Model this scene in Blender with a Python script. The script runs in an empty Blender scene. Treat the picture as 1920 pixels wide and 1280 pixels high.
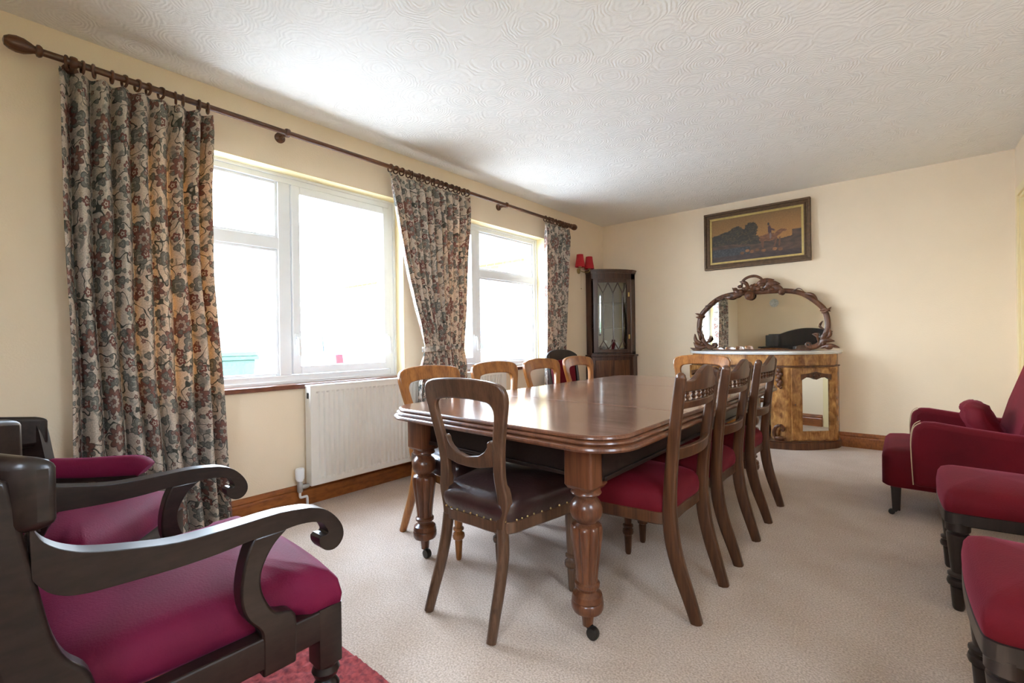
import bpy, bmesh, math, random
from mathutils import Vector, Matrix
random.seed(7)
S = bpy.context.scene
COL = S.collection
PI = math.pi

# ------------------------------------------------------------------ camera
def aim_matrix():
    yaw, pitch, roll = math.radians(40.0916), math.radians(.0144), math.radians(.80018)
    cy, sy, cp, sp = math.cos(yaw), math.sin(yaw), math.cos(pitch), math.sin(pitch)
    fwd = Vector((-sy*cp, cy*cp, -sp)); right = Vector((cy, sy, 0)); down = fwd.cross(right)
    cr, sr = math.cos(roll), math.sin(roll)
    r2 = cr*right + sr*down; d2 = -sr*right + cr*down
    m = Matrix((r2, -d2, -fwd)).transposed().to_4x4()
    m.translation = Vector((2.86, 0, .993))
    return m
cam = bpy.data.cameras.new('camera'); camo = bpy.data.objects.new('camera', cam); COL.objects.link(camo)
cam.sensor_width = 36; cam.lens = 874.417/1920*36; cam.clip_start = .02; cam.clip_end = 200
camo.matrix_world = aim_matrix(); S.camera = camo

# ------------------------------------------------------------------ world / view
w = bpy.data.worlds.new('sky'); S.world = w; w.use_nodes = True
nt = w.node_tree; nt.nodes.clear()
o_ = nt.nodes.new('ShaderNodeOutputWorld'); bg = nt.nodes.new('ShaderNodeBackground')
tc = nt.nodes.new('ShaderNodeTexCoord'); sx = nt.nodes.new('ShaderNodeSeparateXYZ'); cr = nt.nodes.new('ShaderNodeValToRGB')
cr.color_ramp.elements[0].position = .0; cr.color_ramp.elements[0].color = (.84, .92, 1, 1)
cr.color_ramp.elements[1].position = .7; cr.color_ramp.elements[1].color = (.60, .76, 1, 1)
nt.links.new(tc.outputs['Generated'], sx.inputs[0]); nt.links.new(sx.outputs['Z'], cr.inputs[0])
nt.links.new(cr.outputs[0], bg.inputs[0]); nt.links.new(bg.outputs[0], o_.inputs[0])
bg.inputs[1].default_value = 6.0
sun = bpy.data.lights.new('sun', 'SUN'); sun.energy = 2.5; sun.angle = .02; sun.color = (1, .93, .82)
suno = bpy.data.objects.new('sun', sun); COL.objects.link(suno)
suno.rotation_euler = Vector((.05, .75, -.66)).to_track_quat('-Z', 'Y').to_euler()   # high sun from behind the house
S.view_settings.view_transform = 'Standard'; S.view_settings.look = 'None'
S.view_settings.gamma = 1; S.view_settings.use_curve_mapping = False
S.view_settings.exposure = 2.75
S.cycles.use_denoising = True
S.cycles.max_bounces = 10; S.cycles.diffuse_bounces = 6; S.cycles.glossy_bounces = 5; S.cycles.transparent_max_bounces = 12
S.cycles.sample_clamp_indirect = 8; S.cycles.caustics_reflective = False; S.cycles.caustics_refractive = False

def portal(loc, rot, sx_, sy_):
    l = bpy.data.lights.new('window_portal', 'AREA'); l.shape = 'RECTANGLE'; l.size = sx_; l.size_y = sy_
    l.cycles.is_portal = True
    o = bpy.data.objects.new('window_portal', l); COL.objects.link(o); o.location = loc; o.rotation_euler = rot
portal((-.3, 1.35, 1.4), (0, -PI/2, 0), 1.32, 1.58)
portal((-.3, 3.15, 1.4), (0, -PI/2, 0), 1.32, 1.58)
portal((3.80, .725, 1.58), (0, PI/2, 0), .96, .55)
portal((2.725, -1.17, 1.6), (-PI/2, 0, 0), .75, .92)

# ------------------------------------------------------------------ materials
def mat(name):
    m = bpy.data.materials.new(name); m.use_nodes = True
    return m, m.node_tree, m.node_tree.nodes['Principled BSDF']
def N(t, typ, **k):
    n = t.nodes.new(typ)
    for a, b in k.items(): setattr(n, a, b)
    return n
def ramp(t, stops, interp='LINEAR'):
    r = N(t, 'ShaderNodeValToRGB'); e = r.color_ramp.elements; r.color_ramp.interpolation = interp
    while len(e) < len(stops): e.new(.5)
    for i, (p, c) in enumerate(stops): e[i].position = p; e[i].color = (*c, 1) if len(c) == 3 else c
    return r
def coords(t, sc=(1, 1, 1), kind='Object'):
    c = N(t, 'ShaderNodeTexCoord'); m = N(t, 'ShaderNodeMapping'); m.inputs['Scale'].default_value = sc
    t.links.new(c.outputs[kind], m.inputs[0]); return m
def simple(name, col, rough=.5, metal=0, noise=.12, nscale=12, bump=.0, bscale=60, coat=0, sheen=0, spec=.5, sc=(1, 1, 1)):
    m, t, p = mat(name); c = coords(t, sc)
    n = N(t, 'ShaderNodeTexNoise'); n.inputs['Scale'].default_value = nscale; n.inputs['Detail'].default_value = 5
    t.links.new(c.outputs[0], n.inputs['Vector'])
    r = ramp(t, [(.3, [v*(1-noise) for v in col]), (.7, [min(1, v*(1+noise)) for v in col])])
    t.links.new(n.outputs[0], r.inputs[0]); t.links.new(r.outputs[0], p.inputs['Base Color'])
    p.inputs['Roughness'].default_value = rough; p.inputs['Metallic'].default_value = metal
    p.inputs['Coat Weight'].default_value = coat; p.inputs['Coat Roughness'].default_value = .1
    p.inputs['Sheen Weight'].default_value = sheen; p.inputs['Specular IOR Level'].default_value = spec
    if bump:
        b = N(t, 'ShaderNodeTexNoise'); b.inputs['Scale'].default_value = bscale; b.inputs['Detail'].default_value = 6
        bb = N(t, 'ShaderNodeBump'); bb.inputs['Strength'].default_value = bump; bb.inputs['Distance'].default_value = .01
        t.links.new(c.outputs[0], b.inputs['Vector']); t.links.new(b.outputs[0], bb.inputs['Height']); t.links.new(bb.outputs[0], p.inputs['Normal'])
    return m
def wood(name, dark, light, rough=.3, sc=(30, 30, 3), coat=.3, mottle=.0):
    m, t, p = mat(name); c = coords(t, sc)
    n = N(t, 'ShaderNodeTexNoise'); n.inputs['Scale'].default_value = 1; n.inputs['Detail'].default_value = 8; n.inputs['Distortion'].default_value = .6
    t.links.new(c.outputs[0], n.inputs['Vector'])
    r = ramp(t, [(.28, dark), (.5, [(a+b)/2 for a, b in zip(dark, light)]), (.72, light)])
    t.links.new(n.outputs[0], r.inputs[0])
    c2 = coords(t, (sc[0]*6, sc[1]*6, sc[2]*1.5)); n2 = N(t, 'ShaderNodeTexNoise'); n2.inputs['Scale'].default_value = 1; n2.inputs['Detail'].default_value = 3
    t.links.new(c2.outputs[0], n2.inputs['Vector'])
    mx = N(t, 'ShaderNodeMix', data_type='RGBA', blend_type='MULTIPLY'); mx.inputs['Factor'].default_value = .55
    r2 = ramp(t, [(.38, (.55, .5, .48)), (.55, (1, 1, 1))]); t.links.new(n2.outputs[0], r2.inputs[0])
    t.links.new(r.outputs[0], mx.inputs['A']); t.links.new(r2.outputs[0], mx.inputs['B'])
    t.links.new(mx.outputs['Result'], p.inputs['Base Color'])
    p.inputs['Roughness'].default_value = rough; p.inputs['Coat Weight'].default_value = coat; p.inputs['Coat Roughness'].default_value = .12; p.inputs['Specular IOR Level'].default_value = .35
    return m

M = {}
M['golden'] = wood('golden_mahogany', (.20, .068, .014), (.42, .165, .042), .28)
M['faded'] = wood('faded_mahogany', (.062, .030, .016), (.135, .068, .036), .36, coat=.15)
M['brown'] = wood('brown_oak', (.040, .014, .006), (.115, .045, .018), .36, coat=.08)
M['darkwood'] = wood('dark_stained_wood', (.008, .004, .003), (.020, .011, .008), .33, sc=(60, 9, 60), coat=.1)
M['blackwood'] = wood('near_black_wood', (.010, .006, .005), (.026, .015, .012), .38)
M['table'] = wood('table_mahogany', (.07, .022, .010), (.18, .065, .027), .3, coat=.3)
M['tabletop'] = wood('table_top_mahogany', (.095, .044, .029), (.32, .175, .12), .2, sc=(2.2, 26, 26), coat=.6)
M['burr'] = wood('burr_walnut', (.17, .058, .016), (.58, .29, .09), .25, sc=(17, 17, 13), coat=.4)
M['walnut'] = wood('carved_walnut', (.055, .019, .008), (.17, .064, .026), .36, coat=.1)
M['cabinet'] = wood('cabinet_mahogany', (.032, .013, .009), (.085, .034, .02), .3)
M['skirt'] = wood('varnished_pine_skirting', (.20, .055, .012), (.38, .125, .028), .38, sc=(14, 3, 26), coat=.2)
M['sill'] = wood('varnished_sill', (.10, .035, .02), (.22, .08, .045), .3, sc=(20, 3, 20))
M['pole'] = wood('pole_wood', (.06, .022, .009), (.16, .06, .025), .35, sc=(30, 3, 30))
M['pvc'] = simple('white_upvc', (.82, .84, .86), .3, noise=.02)
M['radiator'] = simple('white_enamel', (.76, .73, .67), .35, noise=.02)
M['marble'] = simple('white_marble', (.78, .78, .78), .2, noise=.1, nscale=6)
M['brass'] = simple('aged_brass', (.42, .30, .12), .35, metal=.9)
M['iron'] = simple('dark_caster_metal', (.05, .045, .04), .4, metal=.8)
M['gilt'] = simple('gilt_slip', (.52, .38, .13), .4, metal=.35, nscale=30)
M['oldframe'] = simple('dull_gilt_frame', (.105, .058, .026), .42, metal=.3, noise=.3, nscale=40)
M['shade'] = simple('red_lampshade_fabric', (.42, .012, .018), .8, noise=.08)
M['chrome'] = simple('grey_metal', (.5, .5, .5), .3, metal=.8)
M['black'] = simple('black_plastic', (.02, .02, .02), .5)
M['piping'] = simple('pale_piping', (.50, .36, .22), .7)
M['whiteplate'] = simple('white_china', (.6, .62, .62), .2, noise=.3, nscale=40)

def velvet(name, col, tint):
    m, t, p = mat(name); c = coords(t)
    n = N(t, 'ShaderNodeTexNoise'); n.inputs['Scale'].default_value = 5; n.inputs['Detail'].default_value = 6
    n3 = N(t, 'ShaderNodeTexNoise'); n3.inputs['Scale'].default_value = 220
    t.links.new(c.outputs[0], n.inputs['Vector']); t.links.new(c.outputs[0], n3.inputs['Vector'])
    r = ramp(t, [(.3, [v*.75 for v in col]), (.7, [v*1.2 for v in col])]); t.links.new(n.outputs[0], r.inputs[0])
    t.links.new(r.outputs[0], p.inputs['Base Color'])
    p.inputs['Roughness'].default_value = .75; p.inputs['Specular IOR Level'].default_value = .2
    p.inputs['Sheen Weight'].default_value = .22; p.inputs['Sheen Roughness'].default_value = .35; p.inputs['Sheen Tint'].default_value = (*tint, 1)
    b = N(t, 'ShaderNodeBump'); b.inputs['Strength'].default_value = .25; b.inputs['Distance'].default_value = .003
    t.links.new(n3.outputs[0], b.inputs['Height']); t.links.new(b.outputs[0], p.inputs['Normal'])
    return m
M['velvet'] = velvet('crimson_velvet', (.115, .002, .007), (.85, .16, .28))
M['magenta'] = velvet('blue_lit_red_velvet', (.120, .0035, .024), (1, .22, .55))  # red velvet with the magenta cast of blue light put into its colour
M['leather'] = simple('dark_brown_leather', (.030, .013, .011), .28, noise=.25, nscale=8, bump=.12, bscale=90, coat=.25)

# carpet
m, t, p = mat('beige_carpet'); c = coords(t)
n = N(t, 'ShaderNodeTexNoise'); n.inputs['Scale'].default_value = 160; n.inputs['Detail'].default_value = 4
n2 = N(t, 'ShaderNodeTexNoise'); n2.inputs['Scale'].default_value = 3.5; n2.inputs['Detail'].default_value = 5
for q in (n, n2): t.links.new(c.outputs[0], q.inputs['Vector'])
r = ramp(t, [(.33, (.40, .305, .235)), (.67, (.68, .55, .45))]); t.links.new(n.outputs[0], r.inputs[0])
r2 = ramp(t, [(.35, (.86, .82, .78)), (.65, (1, 1, 1))]); t.links.new(n2.outputs[0], r2.inputs[0])
mx = N(t, 'ShaderNodeMix', data_type='RGBA', blend_type='MULTIPLY'); mx.inputs['Factor'].default_value = 1
t.links.new(r.outputs[0], mx.inputs['A']); t.links.new(r2.outputs[0], mx.inputs['B']); t.links.new(mx.outputs['Result'], p.inputs['Base Color'])
b = N(t, 'ShaderNodeBump'); b.inputs['Strength'].default_value = .6; b.inputs['Distance'].default_value = .006
t.links.new(n.outputs[0], b.inputs['Height']); t.links.new(b.outputs[0], p.inputs['Normal'])
p.inputs['Roughness'].default_value = .95; p.inputs['Specular IOR Level'].default_value = .1; p.inputs['Sheen Weight'].default_value = .2
M['carpet'] = m
M['wall'] = simple('cream_wall_paint', (.82, .68, .505), .75, noise=.015, nscale=4, bump=.12, bscale=120, spec=.2)
M['reveal'] = simple('yellow_cream_reveal_paint', (.84, .70, .40), .6, noise=.015, spec=.2)
# swirled artex ceiling
m, t, p = mat('swirled_plaster_ceiling'); c = coords(t)
v = N(t, 'ShaderNodeTexVoronoi'); v.inputs['Scale'].default_value = 5.5
wn = N(t, 'ShaderNodeTexNoise'); wn.inputs['Scale'].default_value = 14; t.links.new(c.outputs[0], wn.inputs['Vector'])
wa = N(t, 'ShaderNodeVectorMath', operation='MULTIPLY_ADD'); wa.inputs[1].default_value = (.045, .045, 0); t.links.new(wn.outputs['Color'], wa.inputs[0]); t.links.new(c.outputs[0], wa.inputs[2])
t.links.new(wa.outputs[0], v.inputs['Vector'])
mm = N(t, 'ShaderNodeMath', operation='MULTIPLY'); mm.inputs[1].default_value = 75; t.links.new(v.outputs['Distance'], mm.inputs[0])
si = N(t, 'ShaderNodeMath', operation='SINE'); t.links.new(mm.outputs[0], si.inputs[0])
n = N(t, 'ShaderNodeTexNoise'); n.inputs['Scale'].default_value = 45; n.inputs['Detail'].default_value = 5; t.links.new(c.outputs[0], n.inputs['Vector'])
ad = N(t, 'ShaderNodeMath', operation='MULTIPLY_ADD'); ad.inputs[1].default_value = .24; t.links.new(si.outputs[0], ad.inputs[0]); t.links.new(n.outputs[0], ad.inputs[2])
b = N(t, 'ShaderNodeBump'); b.inputs['Strength'].default_value = .5; b.inputs['Distance'].default_value = .006
t.links.new(ad.outputs[0], b.inputs['Height']); t.links.new(b.outputs[0], p.inputs['Normal'])
p.inputs['Base Color'].default_value = (.84, .81, .75, 1); p.inputs['Roughness'].default_value = .85; p.inputs['Specular IOR Level'].default_value = .15
M['ceiling'] = m
# architectural glass
def glass(name, tint=(1, 1, 1), k=1.0):
    m = bpy.data.materials.new(name); m.use_nodes = True; t = m.node_tree; t.nodes.clear()
    o = N(t, 'ShaderNodeOutputMaterial'); tr = N(t, 'ShaderNodeBsdfTransparent'); gl = N(t, 'ShaderNodeBsdfGlossy'); mi = N(t, 'ShaderNodeMixShader'); f = N(t, 'ShaderNodeFresnel')
    f.inputs[0].default_value = 1.5; tr.inputs[0].default_value = (*tint, 1); gl.inputs['Roughness'].default_value = .02
    ge = N(t, 'ShaderNodeNewGeometry'); ior = N(t, 'ShaderNodeMath', operation='MULTIPLY_ADD'); ior.inputs[1].default_value = 1/1.5-1.5; ior.inputs[2].default_value = 1.5
    t.links.new(ge.outputs['Backfacing'], ior.inputs[0]); t.links.new(ior.outputs[0], f.inputs[0])
    mu = N(t, 'ShaderNodeMath', operation='MULTIPLY'); mu.inputs[1].default_value = k
    t.links.new(f.outputs[0], mu.inputs[0]); t.links.new(mu.outputs[0], mi.inputs[0]); t.links.new(tr.outputs[0], mi.inputs[1]); t.links.new(gl.outputs[0], mi.inputs[2]); t.links.new(mi.outputs[0], o.inputs[0])
    return m
M['glass'] = glass('window_glass', (.97, .98, .98)); M['cabglass'] = glass('cabinet_glass', (.62, .64, .63), 3.5)
m, t, p = mat('mirror_silver'); p.inputs['Metallic'].default_value = 1; p.inputs['Roughness'].default_value = .015; p.inputs['Base Color'].default_value = (.80, .82, .80, 1)
M['mirror'] = m
# floral curtain: cream ground, red and grey-green flowers with ringed hearts, leaves and stems, woven as a print in UV metres
def curtain_material():
    m = bpy.data.materials.new('floral_curtain_print'); m.use_nodes = True; t = m.node_tree; t.nodes.clear(); L = t.links.new
    uv = N(t, 'ShaderNodeTexCoord'); nz = N(t, 'ShaderNodeTexNoise'); nz.inputs['Scale'].default_value = 9; nz.inputs['Detail'].default_value = 3
    L(uv.outputs['UV'], nz.inputs['Vector'])
    sub = N(t, 'ShaderNodeVectorMath', operation='SUBTRACT'); sub.inputs[1].default_value = (.5, .5, .5); L(nz.outputs['Color'], sub.inputs[0])
    sc = N(t, 'ShaderNodeVectorMath', operation='SCALE'); sc.inputs['Scale'].default_value = .05; L(sub.outputs[0], sc.inputs[0])
    wv = N(t, 'ShaderNodeVectorMath', operation='ADD'); L(uv.outputs['UV'], wv.inputs[0]); L(sc.outputs[0], wv.inputs[1])
    def math_(op, a, b=None, c=None):
        q = N(t, 'ShaderNodeMath', operation=op)
        for i, x in enumerate((a, b, c)):
            if x is None: continue
            if isinstance(x, (int, float)): q.inputs[i].default_value = x
            else: L(x, q.inputs[i])
        return q.outputs[0]
    def mixc(f, a, b):
        q = N(t, 'ShaderNodeMix', data_type='RGBA')
        L(f, q.inputs['Factor'])
        for key, x in (('A', a), ('B', b)):
            if isinstance(x, tuple): q.inputs[key].default_value = (*x, 1)
            else: L(x, q.inputs[key])
        return q.outputs['Result']
    ground = N(t, 'ShaderNodeTexNoise'); ground.inputs['Scale'].default_value = 150; L(uv.outputs['UV'], ground.inputs['Vector'])
    gr = ramp(t, [(.35, (.56, .49, .41)), (.65, (.76, .68, .58))]); L(ground.outputs[0], gr.inputs[0]); colr = gr.outputs[0]
    # grey-green shaded sprays
    nl = N(t, 'ShaderNodeTexNoise'); nl.inputs['Scale'].default_value = 18; nl.inputs['Detail'].default_value = 4; nl.inputs['Distortion'].default_value = 1.2; L(uv.outputs['UV'], nl.inputs['Vector'])
    f = ramp(t, [(.55, (0, 0, 0)), (.66, (.8, .8, .8))]); L(nl.outputs[0], f.inputs[0]); colr = mixc(f.outputs[0], colr, (.25, .24, .215))
    # stems
    ns = N(t, 'ShaderNodeTexNoise'); ns.inputs['Scale'].default_value = 10; ns.inputs['Detail'].default_value = 1; L(wv.outputs[0], ns.inputs['Vector'])
    d = math_('ABSOLUTE', math_('SUBTRACT', ns.outputs[0], .5)); f = math_('LESS_THAN', d, .011); colr = mixc(f, colr, (.10, .10, .085))
    def flowers(scale, seed, petals, R, heart, petal, edge, rand=.75):
        nonlocal colr
        mp = N(t, 'ShaderNodeMapping'); mp.inputs['Location'].default_value = (seed, seed*.7, 0); L(uv.outputs['UV'], mp.inputs[0])
        vo = N(t, 'ShaderNodeTexVoronoi', voronoi_dimensions='2D'); vo.inputs['Scale'].default_value = scale; vo.inputs['Randomness'].default_value = rand
        L(mp.outputs[0], vo.inputs['Vector'])
        df = N(t, 'ShaderNodeVectorMath', operation='SUBTRACT'); L(mp.outputs[0], df.inputs[0]); L(vo.outputs['Position'], df.inputs[1])
        s = N(t, 'ShaderNodeSeparateXYZ'); L(df.outputs[0], s.inputs[0])
        an = math_('ARCTAN2', s.outputs['Y'], s.outputs['X'])
        ln = N(t, 'ShaderNodeVectorMath', operation='LENGTH'); L(df.outputs[0], ln.inputs[0])
        wob = math_('MULTIPLY_ADD', math_('ABSOLUTE', math_('SINE', math_('MULTIPLY', an, petals/2))), .38, .68)
        q = math_('DIVIDE', ln.outputs['Value'], math_('MULTIPLY', wob, R))
        for thr, cc in ((1.0, edge), (.86, petal), (.55, edge), (.48, heart), (.22, edge), (.14, petal)):
            colr = mixc(math_('LESS_THAN', q, thr), colr, cc)
    flowers(5.4, 3.1, 4, .040, (.42, .39, .34), (.25, .25, .225), (.16, .155, .14))
    flowers(4.1, .0, 9, .060, (.50, .42, .36), (.29, .155, .125), (.19, .12, .105))
    flowers(7.5, 1.3, 5, .023, (.62, .54, .45), (.27, .12, .10), (.16, .09, .08))
    flowers(9., 5.7, 3, .020, (.34, .32, .28), (.22, .22, .195), (.15, .14, .13))
    flowers(12., 9.7, 5, .011, (.5, .42, .34), (.26, .14, .12), (.18, .12, .11))
    flowers(15., 4.2, 3, .012, (.3, .3, .26), (.22, .22, .2), (.16, .155, .14), 1.0)
    di = N(t, 'ShaderNodeBsdfDiffuse'); tr = N(t, 'ShaderNodeBsdfTranslucent'); ms = N(t, 'ShaderNodeMixShader'); ms.inputs[0].default_value = .30
    wm = N(t, 'ShaderNodeMix', data_type='RGBA', blend_type='MULTIPLY'); wm.inputs['Factor'].default_value = 1; wm.inputs['B'].default_value = (1, .70, .36, 1)
    L(colr, wm.inputs['A']); L(wm.outputs['Result'], tr.inputs[0]); L(colr, di.inputs[0])
    bm_ = N(t, 'ShaderNodeBump'); bm_.inputs['Strength'].default_value = .3; bm_.inputs['Distance'].default_value = .002; L(ground.outputs[0], bm_.inputs['Height']); L(bm_.outputs[0], di.inputs['Normal'])
    o = N(t, 'ShaderNodeOutputMaterial'); L(di.outputs[0], ms.inputs[1]); L(tr.outputs[0], ms.inputs[2]); L(ms.outputs[0], o.inputs[0])
    return m
M['curtain'] = curtain_material()

# ------------------------------------------------------------------ geometry helpers
def cat(pts, n=6, closed=False):
    """Catmull-Rom through points of any dimension."""
    P = [Vector(p) for p in pts]; out = []; k = len(P)
    rng = range(k if closed else k-1)
    for i in rng:
        if closed: a, b, c, d = P[(i-1) % k], P[i], P[(i+1) % k], P[(i+2) % k]
        else: a, b, c, d = P[max(i-1, 0)], P[i], P[i+1], P[min(i+2, k-1)]
        for j in range(n):
            u = j/n
            out.append(.5*((2*b)+(-a+c)*u+(2*a-5*b+4*c-d)*u*u+(-a+3*b-3*c+d)*u**3))
    if not closed: out.append(P[-1])
    return out
def box(bm, x0, x1, y0, y1, z0, z1):
    v = [bm.verts.new((x, y, z)) for z in (z0, z1) for x, y in ((x0, y0), (x1, y0), (x1, y1), (x0, y1))]
    for f in ((3, 2, 1, 0), (4, 5, 6, 7), (0, 1, 5, 4), (1, 2, 6, 5), (2, 3, 7, 6), (3, 0, 4, 7)): bm.faces.new([v[i] for i in f])
def cbox(bm, c, s, rz=0, mtx=None):
    v = []
    for z in (-.5, .5):
        for x, y in ((-.5, -.5), (.5, -.5), (.5, .5), (-.5, .5)):
            q = Vector((x*s[0], y*s[1], z*s[2]))
            if mtx: q = mtx @ q
            q = Matrix.Rotation(rz, 3, 'Z') @ q
            v.append(bm.verts.new(q+Vector(c)))
    for f in ((3, 2, 1, 0), (4, 5, 6, 7), (0, 1, 5, 4), (1, 2, 6, 5), (2, 3, 7, 6), (3, 0, 4, 7)): bm.faces.new([v[i] for i in f])
def lathe(bm, prof, c=(0, 0, 0), seg=20, axis='z', flute=None):
    c = Vector(c); rings = []
    for r, h in prof:
        ring = []
        for i in range(seg):
            a = 2*PI*i/seg; rr = max(r, .0004)
            if flute and flute[0] <= h <= flute[1]: rr *= 1-flute[3]*abs(math.sin(a*flute[2]/2))**6 if False else 1-flute[3]*(1-abs(math.sin(a*flute[2]/2)))**2.2
            p = (rr*math.cos(a), rr*math.sin(a), h)
            if axis == 'x': p = (h, rr*math.cos(a), rr*math.sin(a))
            if axis == 'y': p = (rr*math.cos(a), h, rr*math.sin(a))
            ring.append(bm.verts.new(Vector(p)+c))
        rings.append(ring)
    for a, b in zip(rings, rings[1:]):
        for i in range(seg):
            j = (i+1) % seg; bm.faces.new((a[i], a[j], b[j], b[i]))
    bm.faces.new(rings[0][::-1]); bm.faces.new(rings[-1])
def sweep(bm, path, w_, d_, side=(1, 0, 0), n=10, sq=2.6, cap=True):
    """Sweep a rounded section along path; w_ across `side`, d_ across the other; both may be lists."""
    P = [Vector(p) for p in path]; k = len(P); side = Vector(side).normalized(); rings = []
    for i, q in enumerate(P):
        tg = (P[min(i+1, k-1)]-P[max(i-1, 0)]).normalized()
        sd = (side-tg*side.dot(tg))
        sd = sd.normalized() if sd.length > 1e-4 else tg.orthogonal().normalized()
        nn = tg.cross(sd)
        u = i/(k-1)
        ww = w_ if not isinstance(w_, (list, tuple)) else lerpl(w_, u)
        dd = d_ if not isinstance(d_, (list, tuple)) else lerpl(d_, u)
        ring = []
        for j in range(n):
            a = 2*PI*(j+.5)/n; ca, sa = math.cos(a), math.sin(a)
            ring.append(bm.verts.new(q+sd*(ww/2*math.copysign(abs(ca)**(2/sq), ca))+nn*(dd/2*math.copysign(abs(sa)**(2/sq), sa))))
        rings.append(ring)
    for a, b in zip(rings, rings[1:]):
        for i in range(n):
            j = (i+1) % n; bm.faces.new((a[i], a[j], b[j], b[i]))
    if cap: bm.faces.new(rings[0][::-1]); bm.faces.new(rings[-1])
def lerpl(l, u):
    x = u*(len(l)-1); i = min(int(x), len(l)-2); return l[i]+(l[i+1]-l[i])*(x-i)
def plate(bm, outer, inner, f, closed=False):
    """Solid between two equal-length 2D polylines. f(p, s) -> 3D point, s=0 back / 1 front."""
    k = len(outer); V = [[bm.verts.new(f(p, s)) for p in L] for s in (0, 1) for L in (outer, inner)]
    ob, ib, of, if_ = V
    for i in range(k if closed else k-1):
        j = (i+1) % k
        bm.faces.new((of[i], of[j], if_[j], if_[i])); bm.faces.new((ob[j], ob[i], ib[i], ib[j]))
        bm.faces.new((ob[i], ob[j], of[j], of[i])); bm.faces.new((ib[j], ib[i], if_[i], if_[j]))
    if not closed:
        bm.faces.new((ob[0], of[0], if_[0], ib[0])); bm.faces.new((of[-1], ob[-1], ib[-1], if_[-1]))
def prism(bm, pts, f, k=1):
    """Extruded polygon; f(p, s)."""
    a = [bm.verts.new(f(p, 0)) for p in pts]; b = [bm.verts.new(f(p, 1)) for p in pts]; n = len(pts)
    for i in range(n):
        j = (i+1) % n; bm.faces.new((a[i], a[j], b[j], b[i]))
    bm.faces.new(a[::-1]); bm.faces.new(b)
def dome(bm, outline, layers, c=None):
    """Stack scaled copies of an outline: layers [(scale, z)], last one closes to a centre point."""
    n = len(outline); c = c or (sum(p[0] for p in outline)/n, sum(p[1] for p in outline)/n); rings = []
    for s, z in layers:
        rings.append([bm.verts.new((c[0]+(p[0]-c[0])*s, c[1]+(p[1]-c[1])*s, z)) for p in outline])
    for a, b in zip(rings, rings[1:]):
        for i in range(n):
            j = (i+1) % n; bm.faces.new((a[i], a[j], b[j], b[i]))
    bm.faces.new(rings[0][::-1]); bm.faces.new(rings[-1])
def ball(bm, c, r, sc=(1, 1, 1), seg=10, mtx=None):
    mt = Matrix.Translation(c) @ (mtx or Matrix.Identity(4)) @ Matrix.Diagonal((*[r*s for s in sc], 1))
    bmesh.ops.create_uvsphere(bm, u_segments=seg, v_segments=max(6, seg*2//3), radius=1, matrix=mt)
def NB(): return bmesh.new()
def mesh(name, bm, m, parent=None, smooth=35, bevel=0, seg=2, sub=0):
    bmesh.ops.recalc_face_normals(bm, faces=bm.faces)
    me = bpy.data.meshes.new(name); bm.to_mesh(me); bm.free(); me.materials.append(m)
    if smooth:
        for p in me.polygons: p.use_smooth = True
        me.set_sharp_from_angle(angle=math.radians(smooth))
    o = bpy.data.objects.new(name, me); COL.objects.link(o)
    if parent: o.parent = parent
    if bevel:
        b = o.modifiers.new('edge_bevel', 'BEVEL'); b.width = bevel; b.segments = seg; b.limit_method = 'ANGLE'; b.angle_limit = math.radians(35)
    if sub:
        b = o.modifiers.new('smooth', 'SUBSURF'); b.levels = sub; b.render_levels = sub
    return o
def tag(o, label, category, group=None, kind=None):
    o['label'] = label; o['category'] = category
    if group: o['group'] = group
    if kind: o['kind'] = kind
    return o
def thing(name, loc, rz, label, category, group=None):
    o = bpy.data.objects.new(name, None); COL.objects.link(o); o.location = loc; o.rotation_euler = (0, 0, rz); o.empty_display_size = .1
    return tag(o, label, category, group)
def copy_tree(root, loc, rz, label, group=None, scale=None):
    r = root.copy(); COL.objects.link(r); r.location = loc; r.rotation_euler = (0, 0, rz); r['label'] = label
    if group: r['group'] = group
    if scale: r.scale = scale
    for ch in list(root.children):
        c_ = ch.copy(); COL.objects.link(c_); c_.parent = r
        for g in list(ch.children):
            d_ = g.copy(); COL.objects.link(d_); d_.parent = c_
    return r
def struct(name, bm, m, parent=None, **k):
    o = mesh(name, bm, m, parent, **k)
    if not parent: o['kind'] = 'structure'
    return o
def rrect(x0, x1, y0, y1, r, n=6):
    out = []
    for cx, cy, a0 in ((x1-r, y1-r, 0), (x0+r, y1-r, PI/2), (x0+r, y0+r, PI), (x1-r, y0+r, 1.5*PI)):
        for i in range(n+1):
            a = a0+PI/2*i/n; out.append((cx+r*math.cos(a), cy+r*math.sin(a)))
    return out

# ------------------------------------------------------------------ the room
XR, YF, YB, H, T = 3.515, 5.18, -1.05, 2.40, .27
bm = NB(); box(bm, -.0, XR, YB, YF, -.06, 0); struct('floor', bm, M['carpet'], smooth=0)
bm = NB(); box(bm, -T, XR+T, YB-.1, YF+.1, H, H+.08); struct('ceiling', bm, M['ceiling'], smooth=0)
def wall_x(name, xi, xo, holes):
    bm = NB(); a, b_ = min(xi, xo), max(xi, xo); y = YB-.1
    for (y0, y1, z0, z1) in holes:
        box(bm, a, b_, y, y0, -.06, H)
        if z0 > -.05: box(bm, a, b_, y0, y1, -.06, z0)
        box(bm, a, b_, y0, y1, z1, H); y = y1
    box(bm, a, b_, y, YF+.1, -.06, H)
    bmesh.ops.remove_doubles(bm, verts=bm.verts, dist=1e-5)
    return struct(name, bm, M['wall'], smooth=0)
W1 = (.56, 2.15, .745, 2.06); W2 = (2.36, 3.94, .745, 2.06)
wall_x('wall_left', 0, -T, [W1, W2])
DO = (4.68, 5.03, -.06, 2.02); W3 = (.45, 1.00, 1.10, 2.06)
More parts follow.
